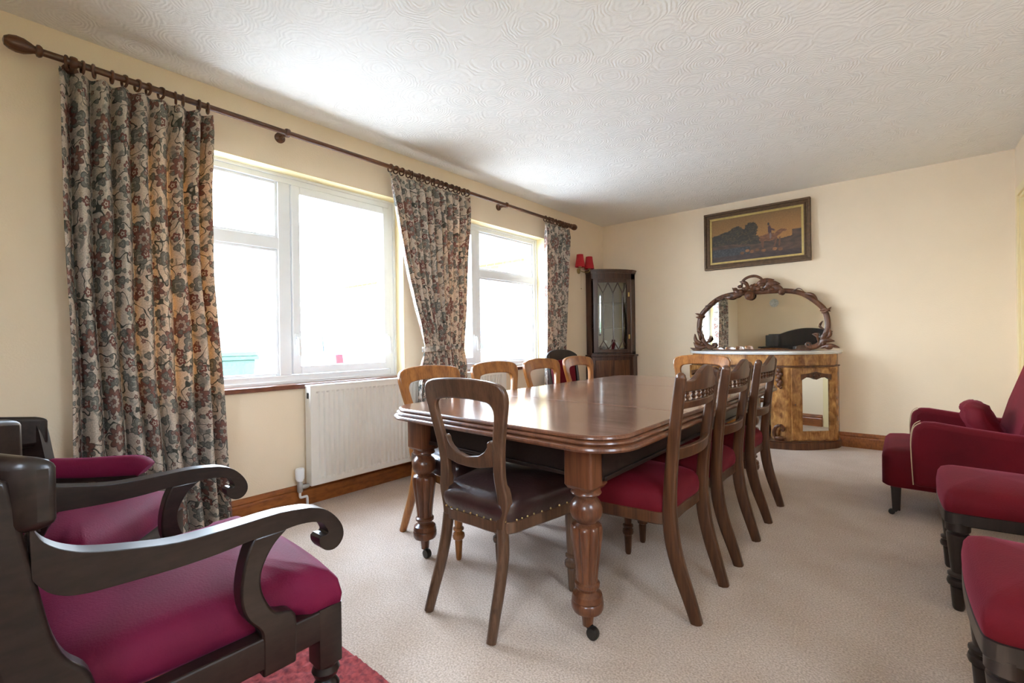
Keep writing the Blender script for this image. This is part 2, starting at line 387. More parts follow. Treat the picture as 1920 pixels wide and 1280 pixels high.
wall_x('wall_right', XR, XR+T, [W3, DO])
bm = NB(); box(bm, 0, XR, YF, YF+.1, -.06, H); struct('wall_far', bm, M['wall'], smooth=0)
W4 = (2.35, 3.10, 1.15, 2.06); bm = NB()
for q in ((0, W4[0], -.06, H), (W4[1], XR, -.06, H), (W4[0], W4[1], -.06, W4[2]), (W4[0], W4[1], W4[3], H)): box(bm, q[0], q[1], YB-.1, YB, q[2], q[3])
struct('wall_rear', bm, M['wall'], smooth=0)
bm = NB(); e = .06
for (a, b_, c_, d_) in ((W4[0], W4[0]+e, W4[2], W4[3]), (W4[1]-e, W4[1], W4[2], W4[3]), (W4[0]+e, W4[1]-e, W4[2], W4[2]+e), (W4[0]+e, W4[1]-e, W4[3]-e, W4[3]), (2.70, 2.75, W4[2]+e, W4[3]-e)): box(bm, a, b_, YB-.08, YB-.03, c_, d_)
w4 = struct('fill_window_4', bm, M['pvc'], smooth=0, bevel=.004)  # unseen window added behind the camera as fill light
bm = NB(); box(bm, W4[0], W4[1], YB-.058, YB-.054, W4[2], W4[3]); mesh('pane', bm, M['glass'], w4, smooth=0)
# painted linings of the window reveals
def lining(name, hole, xi, xo):
    y0, y1, z0, z1 = hole; a, b_ = min(xi, xo), max(xi, xo); e = .004; bm = NB()
    box(bm, a, b_, y0, y0+e, z0, z1); box(bm, a, b_, y1-e, y1, z0, z1); box(bm, a, b_, y0+e, y1-e, z1-e, z1)
    return struct(name, bm, M['reveal'], smooth=0)
lining('trim_1', W1, .0005, -.12); lining('trim_2', W2, .0005, -.12)
# skirting
def skirt_profile(bm, f):
    prof = [(0, 0), (.022, 0), (.022, .085), (.020, .092), (.014, .098), (.016, .104), (.010, .118), (.004, .128), (0, .13)]
    prism(bm, prof, f)
bm = NB(); skirt_profile(bm, lambda p, s: Vector((p[0], YB+.001+s*(YF-YB-.03), p[1]))); struct('baseboard_left', bm, M['skirt'], smooth=0)
bm = NB(); skirt_profile(bm, lambda p, s: Vector((.02+s*(XR-.04), YF-p[0], p[1]))); struct('baseboard_far', bm, M['skirt'], smooth=0)
bm = NB(); skirt_profile(bm, lambda p, s: Vector((XR-p[0], YB+s*(DO[0]-.07-YB), p[1]))); struct('baseboard_right', bm, M['skirt'], smooth=0)
bm = NB(); skirt_profile(bm, lambda p, s: Vector((.02+s*(XR-.04), YB+p[0], p[1]))); struct('baseboard_rear', bm, M['skirt'], smooth=0)
# windows
def window(name, hole, mull, transom_left, handles, xc=-.135, sill=True, inward=1):
    y0, y1, z0, z1 = hole; fx = (xc-.035, xc+.03); fw = .055
    fr = NB()
    for (a, b_, c_, d_) in ((y0, y0+fw, z0, z1), (y1-fw, y1, z0, z1), (y0+fw, y1-fw, z0, z0+fw), (y0+fw, y1-fw, z1-fw, z1), (mull[0], mull[1], z0+fw, z1-fw)):
        box(fr, fx[0], fx[1], a, b_, c_, d_)
    for (a, b_, c_, d_) in ((y0, y0+.022, z0, z1), (y1-.022, y1, z0, z1), (y0+.022, y1-.022, z1-.022, z1), (y0+.022, y1-.022, z0, z0+.022)):
        box(fr, fx[1], fx[1]+.012, a, b_, c_, d_)
    root = mesh(name, fr, M['pvc'], None, smooth=0, bevel=.004); root['kind'] = 'structure'
    A = (y0+fw, mull[0]); B = (mull[1], y1-fw)
    tl, cs = (A, B) if transom_left else (B, A)
    zt = (1.585, 1.655)
    s = NB(); box(s, fx[0], fx[1], tl[0], tl[1], *zt); e = .016
    for lo, hi in ((z0+fw, zt[0]), (zt[1], z1-fw)):
        for (a, b_, c_, d_) in ((tl[0], tl[0]+e, lo, hi), (tl[1]-e, tl[1], lo, hi), (tl[0]+e, tl[1]-e, lo, lo+e), (tl[0]+e, tl[1]-e, hi-e, hi)):
            box(s, fx[0]+.012, fx[1]-.012, a, b_, c_, d_)
    mesh('window_bar', s, M['pvc'], root, smooth=0, bevel=.003)
    s = NB(); e = .055; g = .004
    for (a, b_, c_, d_) in ((cs[0]+g, cs[0]+e, z0+fw+g, z1-fw-g), (cs[1]-e, cs[1]-g, z0+fw+g, z1-fw-g), (cs[0]+e, cs[1]-e, z0+fw+g, z0+fw+e), (cs[0]+e, cs[1]-e, z1-fw-e, z1-fw-g)):
        box(s, fx[0]+.005, fx[1]+.014, a, b_, c_, d_)
    cas = mesh('casement', s, M['pvc'], root, smooth=0, bevel=.005)
    for i, (yy, lo, hi) in enumerate(((tl, z0+fw, zt[0]), (tl, zt[1], z1-fw), (cs, z0+fw, z1-fw))):
        s = NB(); box(s, xc-.006, xc-.001, yy[0], yy[1], lo, hi); mesh('pane', s, M['glass'], root, smooth=0)
    for hy in handles:
        s = NB(); box(s, fx[1]+.014, fx[1]+.02, hy-.012, hy+.012, .99, 1.06)
        sweep(s, [(fx[1]+.02, hy, 1.035), (fx[1]+.045, hy, 1.035), (fx[1]+.05, hy, 1.02), (fx[1]+.05, hy+.006, .92)], .018, .012, side=(0, 1, 0))
        mesh('window_handle', s, M['pvc'], cas, bevel=.002)
    return root
wn1 = window('window_1', W1, (1.285, 1.36), True, (1.385, 2.065))
wn2 = window('window_2', W2, (3.015, 3.075), False, (2.99,))
for nm, h, par in (('trim_3', W1, wn1), ('trim_4', W2, wn2)):
    bm = NB(); box(bm, -.105, .03, h[0]-.02, h[1]+.0, .722, .75); struct(nm, bm, M['sill'], smooth=0, bevel=.005)
# unseen window added to the right-hand wall to light the room
bm = NB(); y0, y1, z0, z1 = W3; e = .06
for (a, b_, c_, d_) in ((y0, y0+e, z0, z1), (y1-e, y1, z0, z1), (y0+e, y1-e, z0, z0+e), (y0+e, y1-e, z1-e, z1), (.71, .74, z0+e, z1-e)): box(bm, XR+.10, XR+.16, a, b_, c_, d_)
w3 = struct('fill_window_3', bm, M['pvc'], smooth=0, bevel=.004)
bm = NB(); box(bm, XR+.128, XR+.132, y0, y1, z0, z1); mesh('pane', bm, M['glass'], w3, smooth=0)
bm = NB(); box(bm, XR-.02, XR+.1, y0, y1, z0-.001, z0+.022); struct('trim_5', bm, M['sill'], smooth=0)
# door in right wall, cream painted, panelled
bm = NB(); y0, y1 = DO[0], DO[1]
box(bm, XR+.10, XR+.14, y0+.03, y1-.03, .004, 1.99)
for (a, b_, c_, d_) in ((y0+.09, y1-.09, .25, .95), (y0+.09, y1-.09, 1.1, 1.85)):
    for (p, q, r_, s_) in ((a, a+.02, c_, d_), (b_-.02, b_, c_, d_), (a, b_, c_, c_+.02), (a, b_, d_-.02, d_)): box(bm, XR+.092, XR+.1, p, q, r_, s_)
M['cream'] = simple('cream_gloss_paint', (.78, .64, .36), .35, noise=.02)
dr = struct('door_1', bm, M['cream'], smooth=0, bevel=.003)
bm = NB()
box(bm, XR-.001, XR+.16, y0, y0+.03, 0, 2.02); box(bm, XR-.001, XR+.16, y1-.03, y1, 0, 2.02); box(bm, XR-.001, XR+.16, y0+.03, y1-.03, 1.99, 2.02)
box(bm, XR-.014, XR, y0-.06, y0+.005, 0, 2.07); box(bm, XR-.014, XR, y1-.005, y1+.055, 0, 2.07); box(bm, XR-.014, XR, y0, y1, 2.01, 2.07)
struct('trim_6', bm, M['cream'], smooth=0, bevel=.003)
bm = NB(); box(bm, XR, XR+T, y0, y1, -.06, .002); struct('trim_7', bm, M['cream'], smooth=0)
bm = NB(); box(bm, XR+.075, XR+.1, y1-.036, y1-.028, 1.62, 1.72); mesh('hinge', bm, M['brass'], dr, smooth=0)
bm = NB(); lathe(bm, [(.012, 0), (.012, .03), (.026, .04), (.026, .055), (.01, .065)], (XR+.03, y0+.1, 1.0), 14, 'x'); mesh('door_handle', bm, M['brass'], dr)

# ------------------------------------------------------------------ outside the windows
M['paving'] = simple('pale_concrete_drive', (.38, .38, .38), .9, noise=.1, nscale=3)
bm = NB(); box(bm, -40, -T, -12, 25, -.2, -.12); struct('ground', bm, M['paving'], smooth=0)
M['lawn'] = simple('lawn_grass', (.12, .18, .07), .9, noise=.4, nscale=20)
bm = NB(); box(bm, XR+T, 30, -12, 25, -.2, -.12); o = struct('ground_garden', bm, M['lawn'], smooth=0)
m, t, p = mat('buff_brick'); br = N(t, 'ShaderNodeTexBrick'); c = coords(t, (1, 1, 1)); mp = c
cx_ = N(t, 'ShaderNodeSeparateXYZ'); cb_ = N(t, 'ShaderNodeCombineXYZ'); t.links.new(c.outputs[0], cx_.inputs[0]); t.links.new(cx_.outputs['X'], cb_.inputs['X']); t.links.new(cx_.outputs['Z'], cb_.inputs['Y'])
br.inputs['Scale'].default_value = 1; br.inputs['Brick Width'].default_value = .225; br.inputs['Row Height'].default_value = .075; br.inputs['Mortar Size'].default_value = .006
br.inputs['Color1'].default_value = (.50, .30, .13, 1); br.inputs['Color2'].default_value = (.38, .20, .09, 1); br.inputs['Mortar'].default_value = (.5, .46, .4, 1)
t.links.new(cb_.outputs[0], br.inputs['Vector']); t.links.new(br.outputs['Color'], p.inputs['Base Color']); p.inputs['Roughness'].default_value = .9
M['brick'] = m
M['tile'] = simple('grey_roof_tile', (.12, .10, .09), .8, noise=.3, nscale=10)
hs = thing('brick_house', (0, 6.9, -.12), 0, 'buff brick house wing with tiled roof seen through the right window', 'building')
bm = NB(); box(bm, -9, -.6, 0, 5, 0, 2.7); mesh('brick_wall', bm, M['brick'], hs, smooth=0)
bm = NB(); prism(bm, [(-.35, 2.68), (-.35, 2.80), (2.5, 4.3), (5.35, 2.80), (5.35, 2.68)], lambda p, s: Vector((-9.3+s*9.0, p[0], p[1]))); mesh('roof', bm, M['tile'], hs, smooth=0)
bm = NB(); box(bm, -9.3, -.3, -.38, -.35, 2.60, 2.78); mesh('fascia_board', bm, M['pvc'], hs, smooth=0)
for x_ in (-4.2, -6.6):
    bm = NB(); box(bm, x_, x_+1.1, -.03, .02, .9, 2.1); wf = mesh('house_window', bm, M['pvc'], hs, smooth=0)
    bm = NB(); box(bm, x_+.07, x_+.52, -.034, -.028, .97, 2.03); box(bm, x_+.58, x_+1.03, -.034, -.028, .97, 2.03); mesh('pane', bm, simple('dark_pane', (.05, .06, .07), .1), wf, smooth=0)
# wheelie bin
M['bin'] = simple('green_bin_plastic', (.028, .075, .058), .45, noise=.1)
bn = thing('wheelie_bin', (-3.3, 2.0, -.12), 0, 'green wheeled bin standing outside the nearest window', 'bin')
bm = NB(); prism(bm, [(-.22, 0), (.20, 0), (.28, .95), (-.30, .95)], lambda p, s: Vector((p[0], (-1 if s == 0 else 1)*(.22+.055*p[1]), p[1]))); mesh('bin_body', bm, M['bin'], bn, smooth=0, bevel=.02)
bm = NB(); box(bm, -.33, .31, -.30, .30, .94, .99); mesh('bin_rim', bm, M['bin'], bn, smooth=0, bevel=.01)
bm = NB(); dome(bm, rrect(-.34, .32, -.30, .30, .05), [(1, .99), (1, 1.03), (.9, 1.06), (.5, 1.08)]); mesh('bin_lid', bm, M['bin'], bn)
for s in (-1, 1):
    bm = NB(); lathe(bm, [(.1, -.03), (.1, .03)], (-.2, s*.27, .1), 20, 'y'); mesh('wheel', bm, M['black'], bn)
# parked car
M['carpaint'] = simple('silver_blue_car_paint', (.10, .13, .18), .25, noise=.02, coat=.6)
M['carglass'] = simple('dark_car_glass', (.02, .03, .035), .05)
M['taillight'] = simple('red_tail_light', (.5, .01, .02), .2)
cr_ = thing('parked_car', (-7.0, 4.9, -.12), math.radians(190), 'hatchback car with red rear light parked outside the nearest window', 'car')
side = cat([(-.02, .35), (0, .62), (.05, .90), (.35, 1.34), (.75, 1.44), (1.5, 1.45), (2.1, 1.36), (2.75, .98), (3.6, .86), (3.85, .62), (3.88, .35)], 4)
bm = NB()
ring = []
pts = [tuple(q) for q in side]+[(3.7, .22), (.15, .22)]
for yy, k in ((-.86, .93), (-.84, .985), (-.70, 1.0), (.70, 1.0), (.84, .985), (.86, .93)):
    r_ = []
    for (x_, z_) in pts:
        inset = max(0, z_-.9)*.32
        y_ = math.copysign(max(.3, abs(yy)-inset), yy)
        r_.append(bm.verts.new((1.9+(x_-1.9)*k-1.9, y_, .75+(z_-.75)*(k if z_ < .9 else k))))
    ring.append(r_)
for a, b_ in zip(ring, ring[1:]):
    for i in range(len(a)): bm.faces.new((a[i], a[(i+1) % len(a)], b_[(i+1) % len(a)], b_[i]))
bm.faces.new(ring[0][::-1]); bm.faces.new(ring[-1]); mesh('car_body', bm, M['carpaint'], cr_)
for s in (-1, 1):
    bm = NB(); prism(bm, [(.38, .98), (.55, 1.30), (1.25, 1.37), (1.25, .98)], lambda p, q: Vector((p[0]-1.9, s*(.845-(p[1]-.9)*.32+.012*q), p[1]))); mesh('side_window', bm, M['carglass'], cr_, smooth=0)
    bm = NB(); prism(bm, [(1.32, .98), (1.32, 1.37), (1.95, 1.33), (2.5, .98)], lambda p, q: Vector((p[0]-1.9, s*(.845-(p[1]-.9)*.32+.012*q), p[1]))); mesh('side_window', bm, M['carglass'], cr_, smooth=0)
    bm = NB(); prism(bm, [(-.01, .72), (.02, .92), (.16, .96), (.38, .88), (.2, .76)], lambda p, q: Vector((p[0]-1.9-.01, s*(.70+.165*q), p[1]))); mesh('rear_light', bm, M['taillight'], cr_, smooth=0, bevel=.01)
    for x_ in (.7, 3.15):
        bm = NB(); lathe(bm, [(.20, -.1), (.31, -.09), (.32, -.05), (.32, .05), (.31, .09), (.20, .1), (.17, .08)], (x_-1.9, s*.80, .32), 24, 'y'); mesh('wheel', bm, M['black'], cr_)
bm = NB(); prism(bm, [(.10, .98), (.36, 1.32), (.375, 1.31), (.115, .97)], lambda p, q: Vector((p[0]-1.9-.008, -.6+1.2*q, p[1]))); mesh('rear_window', bm, M['carglass'], cr_, smooth=0)
# hedge beyond the added right-wall window
M['hedge'] = simple('green_hedge_leaves', (.05, .14, .025), .7, noise=.6, nscale=14, bump=1, bscale=30)
bm = NB()
for i in range(46):
    ball(bm, (7.5+random.uniform(-.4, .4), -4+i*.3, .75+random.uniform(-.2, .5)), random.uniform(.6, .95), (1, 1, 1.0), 10)
tag(mesh('garden_hedge', bm, M['hedge']), 'leafy green hedge beyond the garden lawn', 'hedge')

# ------------------------------------------------------------------ dining table
TH = 0.0
tb = thing('dining_table', (.985, 1.290, 0), TH, 'long polished mahogany extending dining table on fluted turned legs', 'table')
TW, TL, TZ = 1.194, 2.36, .692
def edge_ring(off): return rrect(-off, TW+off, -off, TL+off, .135+off, 12)
bm = NB()
rings = []
for off, z in ((.0, TZ), (.003, TZ-.001), (.006, TZ-.005), (.007, TZ-.011), (.003, TZ-.015), (.010, TZ-.016), (.016, TZ-.019), (.018, TZ-.024), (.014, TZ-.029), (.013, TZ-.031), (.022, TZ-.032), (.028, TZ-.036), (.030, TZ-.042), (.026, TZ-.049), (.01, TZ-.053), (-.05, TZ-.053)):
    rings.append([bm.verts.new((x, y, z)) for x, y in edge_ring(off)])
for a, b_ in zip(rings, rings[1:]):
    for i in range(len(a)): bm.faces.new((a[i], a[(i+1) % len(a)], b_[(i+1) % len(a)], b_[i]))
bm.faces.new(rings[-1]); mesh('table_edge', bm, M['table'], tb)
bm = NB(); 
full = edge_ring(0)
cuts = [0, .66, 1.62, TL]
for k in range(3):
    a, b_ = cuts[k]+(.003 if k else 0), cuts[k+1]-(.003 if k < 2 else 0)
    bb = NB(); vv = [bb.verts.new((x, y, 0)) for x, y in full]; bb.faces.new(vv)
    for pl, no in ((a, (0, -1, 0)), (b_, (0, 1, 0))):
        if 0 < pl < TL: bmesh.ops.bisect_plane(bb, geom=bb.verts[:]+bb.edges[:]+bb.faces[:], plane_co=(0, pl, 0), plane_no=no, clear_outer=True)
    f = bb.faces[:][0]; loop = [v.co.copy() for v in f.verts]; bb.free()
    q = NB(); prism(q, [(v.x, v.y) for v in loop], lambda p, s: Vector((p[0], p[1], TZ-.02+s*.0205)))
    mesh('table_leaf', q, M['tabletop'], tb, smooth=0, bevel=.001)
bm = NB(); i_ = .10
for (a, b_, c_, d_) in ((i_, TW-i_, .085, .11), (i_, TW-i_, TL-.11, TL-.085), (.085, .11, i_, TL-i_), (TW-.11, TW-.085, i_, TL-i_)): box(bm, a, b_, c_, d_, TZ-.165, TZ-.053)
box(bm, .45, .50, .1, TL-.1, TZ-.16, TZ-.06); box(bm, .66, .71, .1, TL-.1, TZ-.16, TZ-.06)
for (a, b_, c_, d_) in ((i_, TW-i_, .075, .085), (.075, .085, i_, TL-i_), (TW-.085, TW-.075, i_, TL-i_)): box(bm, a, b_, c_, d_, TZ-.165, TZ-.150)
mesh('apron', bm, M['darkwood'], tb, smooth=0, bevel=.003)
leg_prof = [(.008, .032), (.018, .035), (.022, .075), (.030, .080), (.050, .088), (.055, .098), (.055, .116), (.051, .121), (.054, .126), (.050, .143), (.040, .150), (.034, .156), (.036, .165), (.043, .170), (.043, .180), (.036, .186), (.037, .20), (.040, .23), (.044, .26), (.050, .30), (.054, .33), (.056, .355), (.055, .366), (.050, .375), (.040, .379), (.034, .383), (.036, .388), (.048, .397), (.055, .413), (.056, .43), (.052, .446), (.044, .458), (.035, .466), (.034, .474), (.050, .479), (.053, .484), (.050, .490), (.052, .508)]
lk = .98
for sx_, sy_ in ((0, 0), (1, 0), (0, 1), (1, 1)):
    lx = .153+sx_*(TW-.300); ly = .088+sy_*(TL-.176)
    bm = NB(); lathe(bm, leg_prof, (lx, ly, 0), 48, flute=(.187, .374, 8, .15))
    lg = mesh('leg', bm, M['table'], tb, smooth=40)
    bm = NB(); dome(bm, rrect(lx-.056, lx+.056, ly-.056, ly+.056, .012, 3), [(.86, .500), (1, .512), (1, TZ-.052)]); mesh('leg_block', bm, M['table'], lg, smooth=30)
    bm = NB(); sweep(bm, [(lx, ly, .05), (lx+.004, ly, .036), (lx+.018, ly-.006, .03)], .026, .02); lathe(bm, [(.004, -.013), (.019, -.012), (.021, -.006), (.021, .006), (.019, .012), (.004, .013)], (lx+.026, ly-.01, .021), 18, 'y')
    mesh('caster', bm, M['iron'], lg)

for o_t in list(tb.children)+[g_ for c_ in tb.children for g_ in c_.children]:   # the old table stands slightly out of square
    o_t.data.transform(Matrix(((1, 0, 0, 0), (-.04, 1, 0, .04*TW/2), (0, 0, 1, 0), (0, 0, 0, 1))))

# ------------------------------------------------------------------ balloon-back chairs
B_OUT = [(.150, .335), (.153, .37), (.160, .40), (.167, .43), (.166, .46), (.158, .50), (.155, .54), (.160, .60), (.170, .66), (.184, .72), (.195, .77), (.199, .80), (.196, .825), (.182, .845), (.155, .855), (.12, .861), (.06, .866), (0, .868)]
B_IN = [(.112, .335), (.114, .37), (.118, .40), (.122, .43), (.121, .46), (.115, .50), (.113, .54), (.117, .60), (.124, .65), (.133, .69), (.140, .72), (.144, .745), (.142, .765), (.130, .780), (.108, .787), (.075, .791), (.04, .793), (0, .794)]
def back_y(x, z):
    y = 0 if z < .42 else -.055*((z-.42)/.45)**1.3
    return y-.020*max(0, min(1, (z-.6)/.25))*(1-(x/.2)**2)
def balloon_chair(wood_, seat_mat, loc, rz, label, group, studs=True):
    root = thing('balloon_back_chair', loc, rz, label, 'chair', group)
    so, si_ = cat(B_OUT, 3), cat(B_IN, 3)
    outer = [(-p.x, p.y) for p in so]+[(p.x, p.y) for p in so[::-1][1:]]
    inner = [(-p.x, p.y) for p in si_]+[(p.x, p.y) for p in si_[::-1][1:]]
    bm = NB()
    plate(bm, outer, inner, lambda p, s: Vector((p[0], back_y(p[0], p[1])-.016+.032*s*(1.15 if p[1] < .5 else .85), p[1])))
    mesh('back_frame', bm, wood_, root, bevel=.006)
    top = [(-.121, .648), (-.110, .652), (-.100, .646), (-.098, .630), (-.085, .612), (-.055, .592), (0, .583), (.055, .592), (.085, .612), (.098, .630), (.100, .646), (.110, .652), (.121, .648)]
    bot = [(-.119, .560), (-.110, .558), (-.100, .556), (-.095, .555), (-.08, .552), (-.05, .547), (0, .545), (.05, .547), (.08, .552), (.095, .555), (.1, .556), (.110, .558), (.119, .560)]
    bm = NB(); plate(bm, top, bot, lambda p, s: Vector((p[0], back_y(p[0], p[1])-.012+.024*s-.012*(1-(p[0]/.117)**2), p[1]))); mesh('cross_rail', bm, wood_, root, bevel=.004)
    # trapezoid seat
    ol = [tuple(q) for q in cat([(-.150, -.005), (0, -.018), (.150, -.005), (.185, .12), (.222, .33), (.222, .385), (.19, .41), (0, .425), (-.19, .41), (-.222, .385), (-.222, .33), (-.185, .12)], 5, True)]
    bm = NB(); dome(bm, ol, [(.98, .328), (1, .333), (1, .368), (.98, .372)]); mesh('seat_rail', bm, wood_, root)
    bm = NB(); dome(bm, ol, [(.985, .368), (1.015, .385), (1.03, .405), (1.02, .428), (.97, .447), (.85, .462), (.6, .474), (.3, .480), (.05, .482)]); mesh('seat', bm, seat_mat, root, smooth=60)
    if studs:
        L = 0; last = None
        for i in range(len(ol)):
            a, b_ = Vector(ol[i]), Vector(ol[(i+1) % len(ol)]); L += (b_-a).length
            if last is None or L-last > .026:
                last = L; bm = NB(); ball(bm, ((a.x)*1.013, .2+(a.y-.2)*1.013, .376), .0042, seg=6); mesh('stud', bm, M['brass'], root)
    for s in (-1, 1):
        bm = NB(); lathe(bm, [(.010, 0), (.013, .01), (.017, .085), (.014, .09), (.024, .097), (.028, .108), (.026, .12), (.016, .128), (.014, .133), (.024, .138), (.024, .146), (.016, .15), (.018, .17), (.023, .28), (.024, .33)], (s*.190, .375, 0), 16); mesh('front_leg', bm, wood_, root)
        bm = NB(); sweep(bm, cat([(s*.154, -.095, 0), (s*.150, -.066, .08), (s*.146, -.032, .17), (s*.142, -.008, .26), (s*.134, .0, .345)], 5), [.030, .034, .038], [.036, .044, .046, .044]); mesh('rear_leg', bm, wood_, root, smooth=50)
    return root
G1 = 'balloon-back dining chairs round the table'
b0 = balloon_chair(M['faded'], M['leather'], (1.655, 1.205, 0), .02, 'faded brown balloon-back chair with studded leather seat at near table end', G1); b0.scale = (1, .94, 1)
bl = balloon_chair(M['golden'], M['leather'], (.915, 1.67, 0), -PI/2, 'golden balloon-back chair on window side, nearest the radiator valve', G1, studs=False)
SW = (1.07, 1, 1)
bl.scale = SW
copy_tree(bl, (.905, 2.21, 0), -PI/2, 'golden balloon-back chair on window side, second of the four counting from the radiator valve', G1, SW)
copy_tree(bl, (.90, 2.72, 0), -PI/2, 'paler golden balloon-back chair with far curtain showing through its back', G1, SW)
copy_tree(bl, (.885, 3.235, 0), -PI/2, 'golden balloon-back chair in front of dark red-backed chair and cabinet', G1, SW)
copy_tree(bl, (1.625, 3.74, 0), PI, 'golden balloon-back chair at far table end in front of marble-topped cabinet', G1, (1.1, 1, 1))

# ------------------------------------------------------------------ spindle-back chairs
def spindle_chair(wood_, seat_mat, loc, rz, label, group, fat=1.0, name='spindle_back_chair'):
    root = thing(name, loc, rz, label, 'chair', group)
    for s in (-1, 1):
        bm = NB(); sweep(bm, cat([(s*.160, -.085, 0), (s*.162, -.060, .08), (s*.168, -.028, .18), (s*.172, -.008, .27), (s*.174, 0, .36), (s*.176, -.002, .45), (s*.180, -.016, .6), (s*.186, -.036, .75), (s*.190, -.052, .858)], 5), [.030, .030, .032, .030, .028], [.038, .050, .054, .046, .040, .036], n=16, sq=5); 
        ball(bm, (s*.190, -.052, .858), .016, (1, 1.15, 1.2)); mesh('back_post', bm, wood_, root, smooth=50)
        bm = NB(); lathe(bm, [(.011*fat, 0), (.014*fat, .01), (.018*fat, .085), (.014, .09), (.024*fat, .095), (.026*fat, .105), (.024*fat, .115), (.016*fat, .122), (.024*fat, .128), (.024*fat, .136), (.016*fat, .142), (.020*fat, .2), (.025*fat, .27), (.026*fat, .285), (.02*fat, .29), (.028*fat, .30), (.028*fat, .335)], (s*.190, .345, 0), 16); mesh('front_leg', bm, wood_, root)
    py = lambda z: -.002-.050*((z-.45)/.41)**1.2
    bow = lambda x: -.022*(1-(x/.18)**2)
    # arched crest rail
    xs = [-.178+.356*i/16 for i in range(17)]
    top = [(x, .845+.052*math.cos(min(1, abs(x)/.12)*PI/2)**1.3 if abs(x) < .12 else .845) for x in xs]; bot = [(x, .805) for x in xs]
    bm = NB(); plate(bm, top, bot, lambda p, s: Vector((p[0], py(p[1])+bow(p[0])-.011+.022*s, p[1]))); mesh('crest_rail', bm, wood_, root, bevel=.004)
    bm = NB(); plate(bm, [(x, .772) for x in xs], [(x, .745) for x in xs], lambda p, s: Vector((p[0], py(p[1])+bow(p[0])-.011+.022*s, p[1]))); mesh('lower_rail', bm, wood_, root, bevel=.003)
    bm = NB(); plate(bm, [(x, .605) for x in xs], [(x, .562) for x in xs], lambda p, s: Vector((p[0], py(p[1])+bow(p[0])*1.2-.010+.020*s, p[1]))); mesh('cross_rail', bm, wood_, root, bevel=.003)
    for i in range(7):
        x = -.132+.044*i; bm = NB(); lathe(bm, [(.004, .770), (.008, .774), (.005, .779), (.010, .787), (.005, .795), (.008, .800), (.004, .806)], (x, py(.79)+bow(x), 0), 10); mesh('spindle', bm, wood_, root)
    ol = [tuple(q) for q in cat([(-.170, .012), (0, .004), (.170, .012), (.200, .12), (.222, .32), (.218, .37), (.18, .385), (0, .392), (-.18, .385), (-.218, .37), (-.222, .32), (-.200, .12)], 5, True)]
    bm = NB(); dome(bm, ol, [(.98, .325), (1, .33), (1, .368), (.98, .371)]); mesh('seat_rail', bm, wood_, root)
    bm = NB(); dome(bm, ol, [(.98, .367), (1.0, .38), (1.005, .400), (.985, .425), (.93, .443), (.8, .457), (.55, .468), (.25, .474), (.05, .475)]); mesh('seat', bm, seat_mat, root, smooth=60)
    return root
G2 = 'spindle-back chairs along the open side of the table'
s0 = spindle_chair(M['brown'], M['velvet'], (2.212, 1.808, 0), PI/2, 'brown spindle-back chair with red velvet seat, nearest the camera along the table', G2)
copy_tree(s0, (2.212, 2.345, 0), PI/2, 'brown spindle-back chair with red seat, middle of the three along the table', G2)
copy_tree(s0, (2.208, 2.95, 0), PI/2, 'brown spindle-back chair with red seat, farthest along the table near the carved cabinet', G2)
G3 = 'dark red-seated chairs standing against the right wall'
r0 = spindle_chair(M['blackwood'], M['velvet'], (3.345, 2.53, 0), PI/2, 'dark wooden chair with red velvet seat beside the low red armchair', G3, 1.25, 'side_chair')
r0.scale = (1.08, 1, .965)
copy_tree(r0, (3.36, 1.60, 0), PI/2, 'dark wooden chair with red velvet seat, cut by the lower right picture edge', G3, (1.06, 1, .98))

# dark chair with red upholstered back by the far curtain
dk = thing('upholstered_back_chair', (.30, 3.86, 0), -PI/2-.25, 'dark wooden chair with red upholstered back standing behind the window-side chairs', 'chair')
for s in (-1, 1):
    bm = NB(); sweep(bm, cat([(s*.17, -.08, 0), (s*.17, -.02, .2), (s*.17, 0, .4), (s*.18, -.03, .65), (s*.175, -.07, .85)], 5), .032, .04); mesh('back_post', bm, M['blackwood'], dk, smooth=50)
    bm = NB(); lathe(bm, [(.012, 0), (.018, .1), (.026, .11), (.018, .13), (.024, .33)], (s*.19, .38, 0), 14); mesh('front_leg', bm, M['blackwood'], dk)
xs = [-.2+.4*i/16 for i in range(17)]
bm = NB(); plate(bm, [(x, .905-.055*(abs(x)/.2)**3) for x in xs], [(x, .80) for x in xs], lambda p, s: Vector((p[0], -.075-.03*(1-(p[0]/.2)**2)+.028*s, p[1]))); mesh('crest_rail', bm, M['blackwood'], dk, bevel=.005)
bm = NB(); plate(bm, [(x*.72, .80) for x in xs], [(x*.72, .50) for x in xs], lambda p, s: Vector((p[0], -.03-.12*(p[1]-.5)-.03*(1-(p[0]/.15)**2)+.04*s, p[1]))); mesh('back_pad', bm, M['velvet'], dk, bevel=.008)
bm = NB(); dome(bm, rrect(-.21, .21, -.005, .42, .04), [(.98, .33), (1, .335), (1, .38)]); mesh('seat_rail', bm, M['blackwood'], dk)
bm = NB(); dome(bm, rrect(-.21, .21, .0, .42, .04), [(.98, .378), (1, .40), (.96, .44), (.8, .46), (.3, .47)]); mesh('seat', bm, M['velvet'], dk, smooth=60)

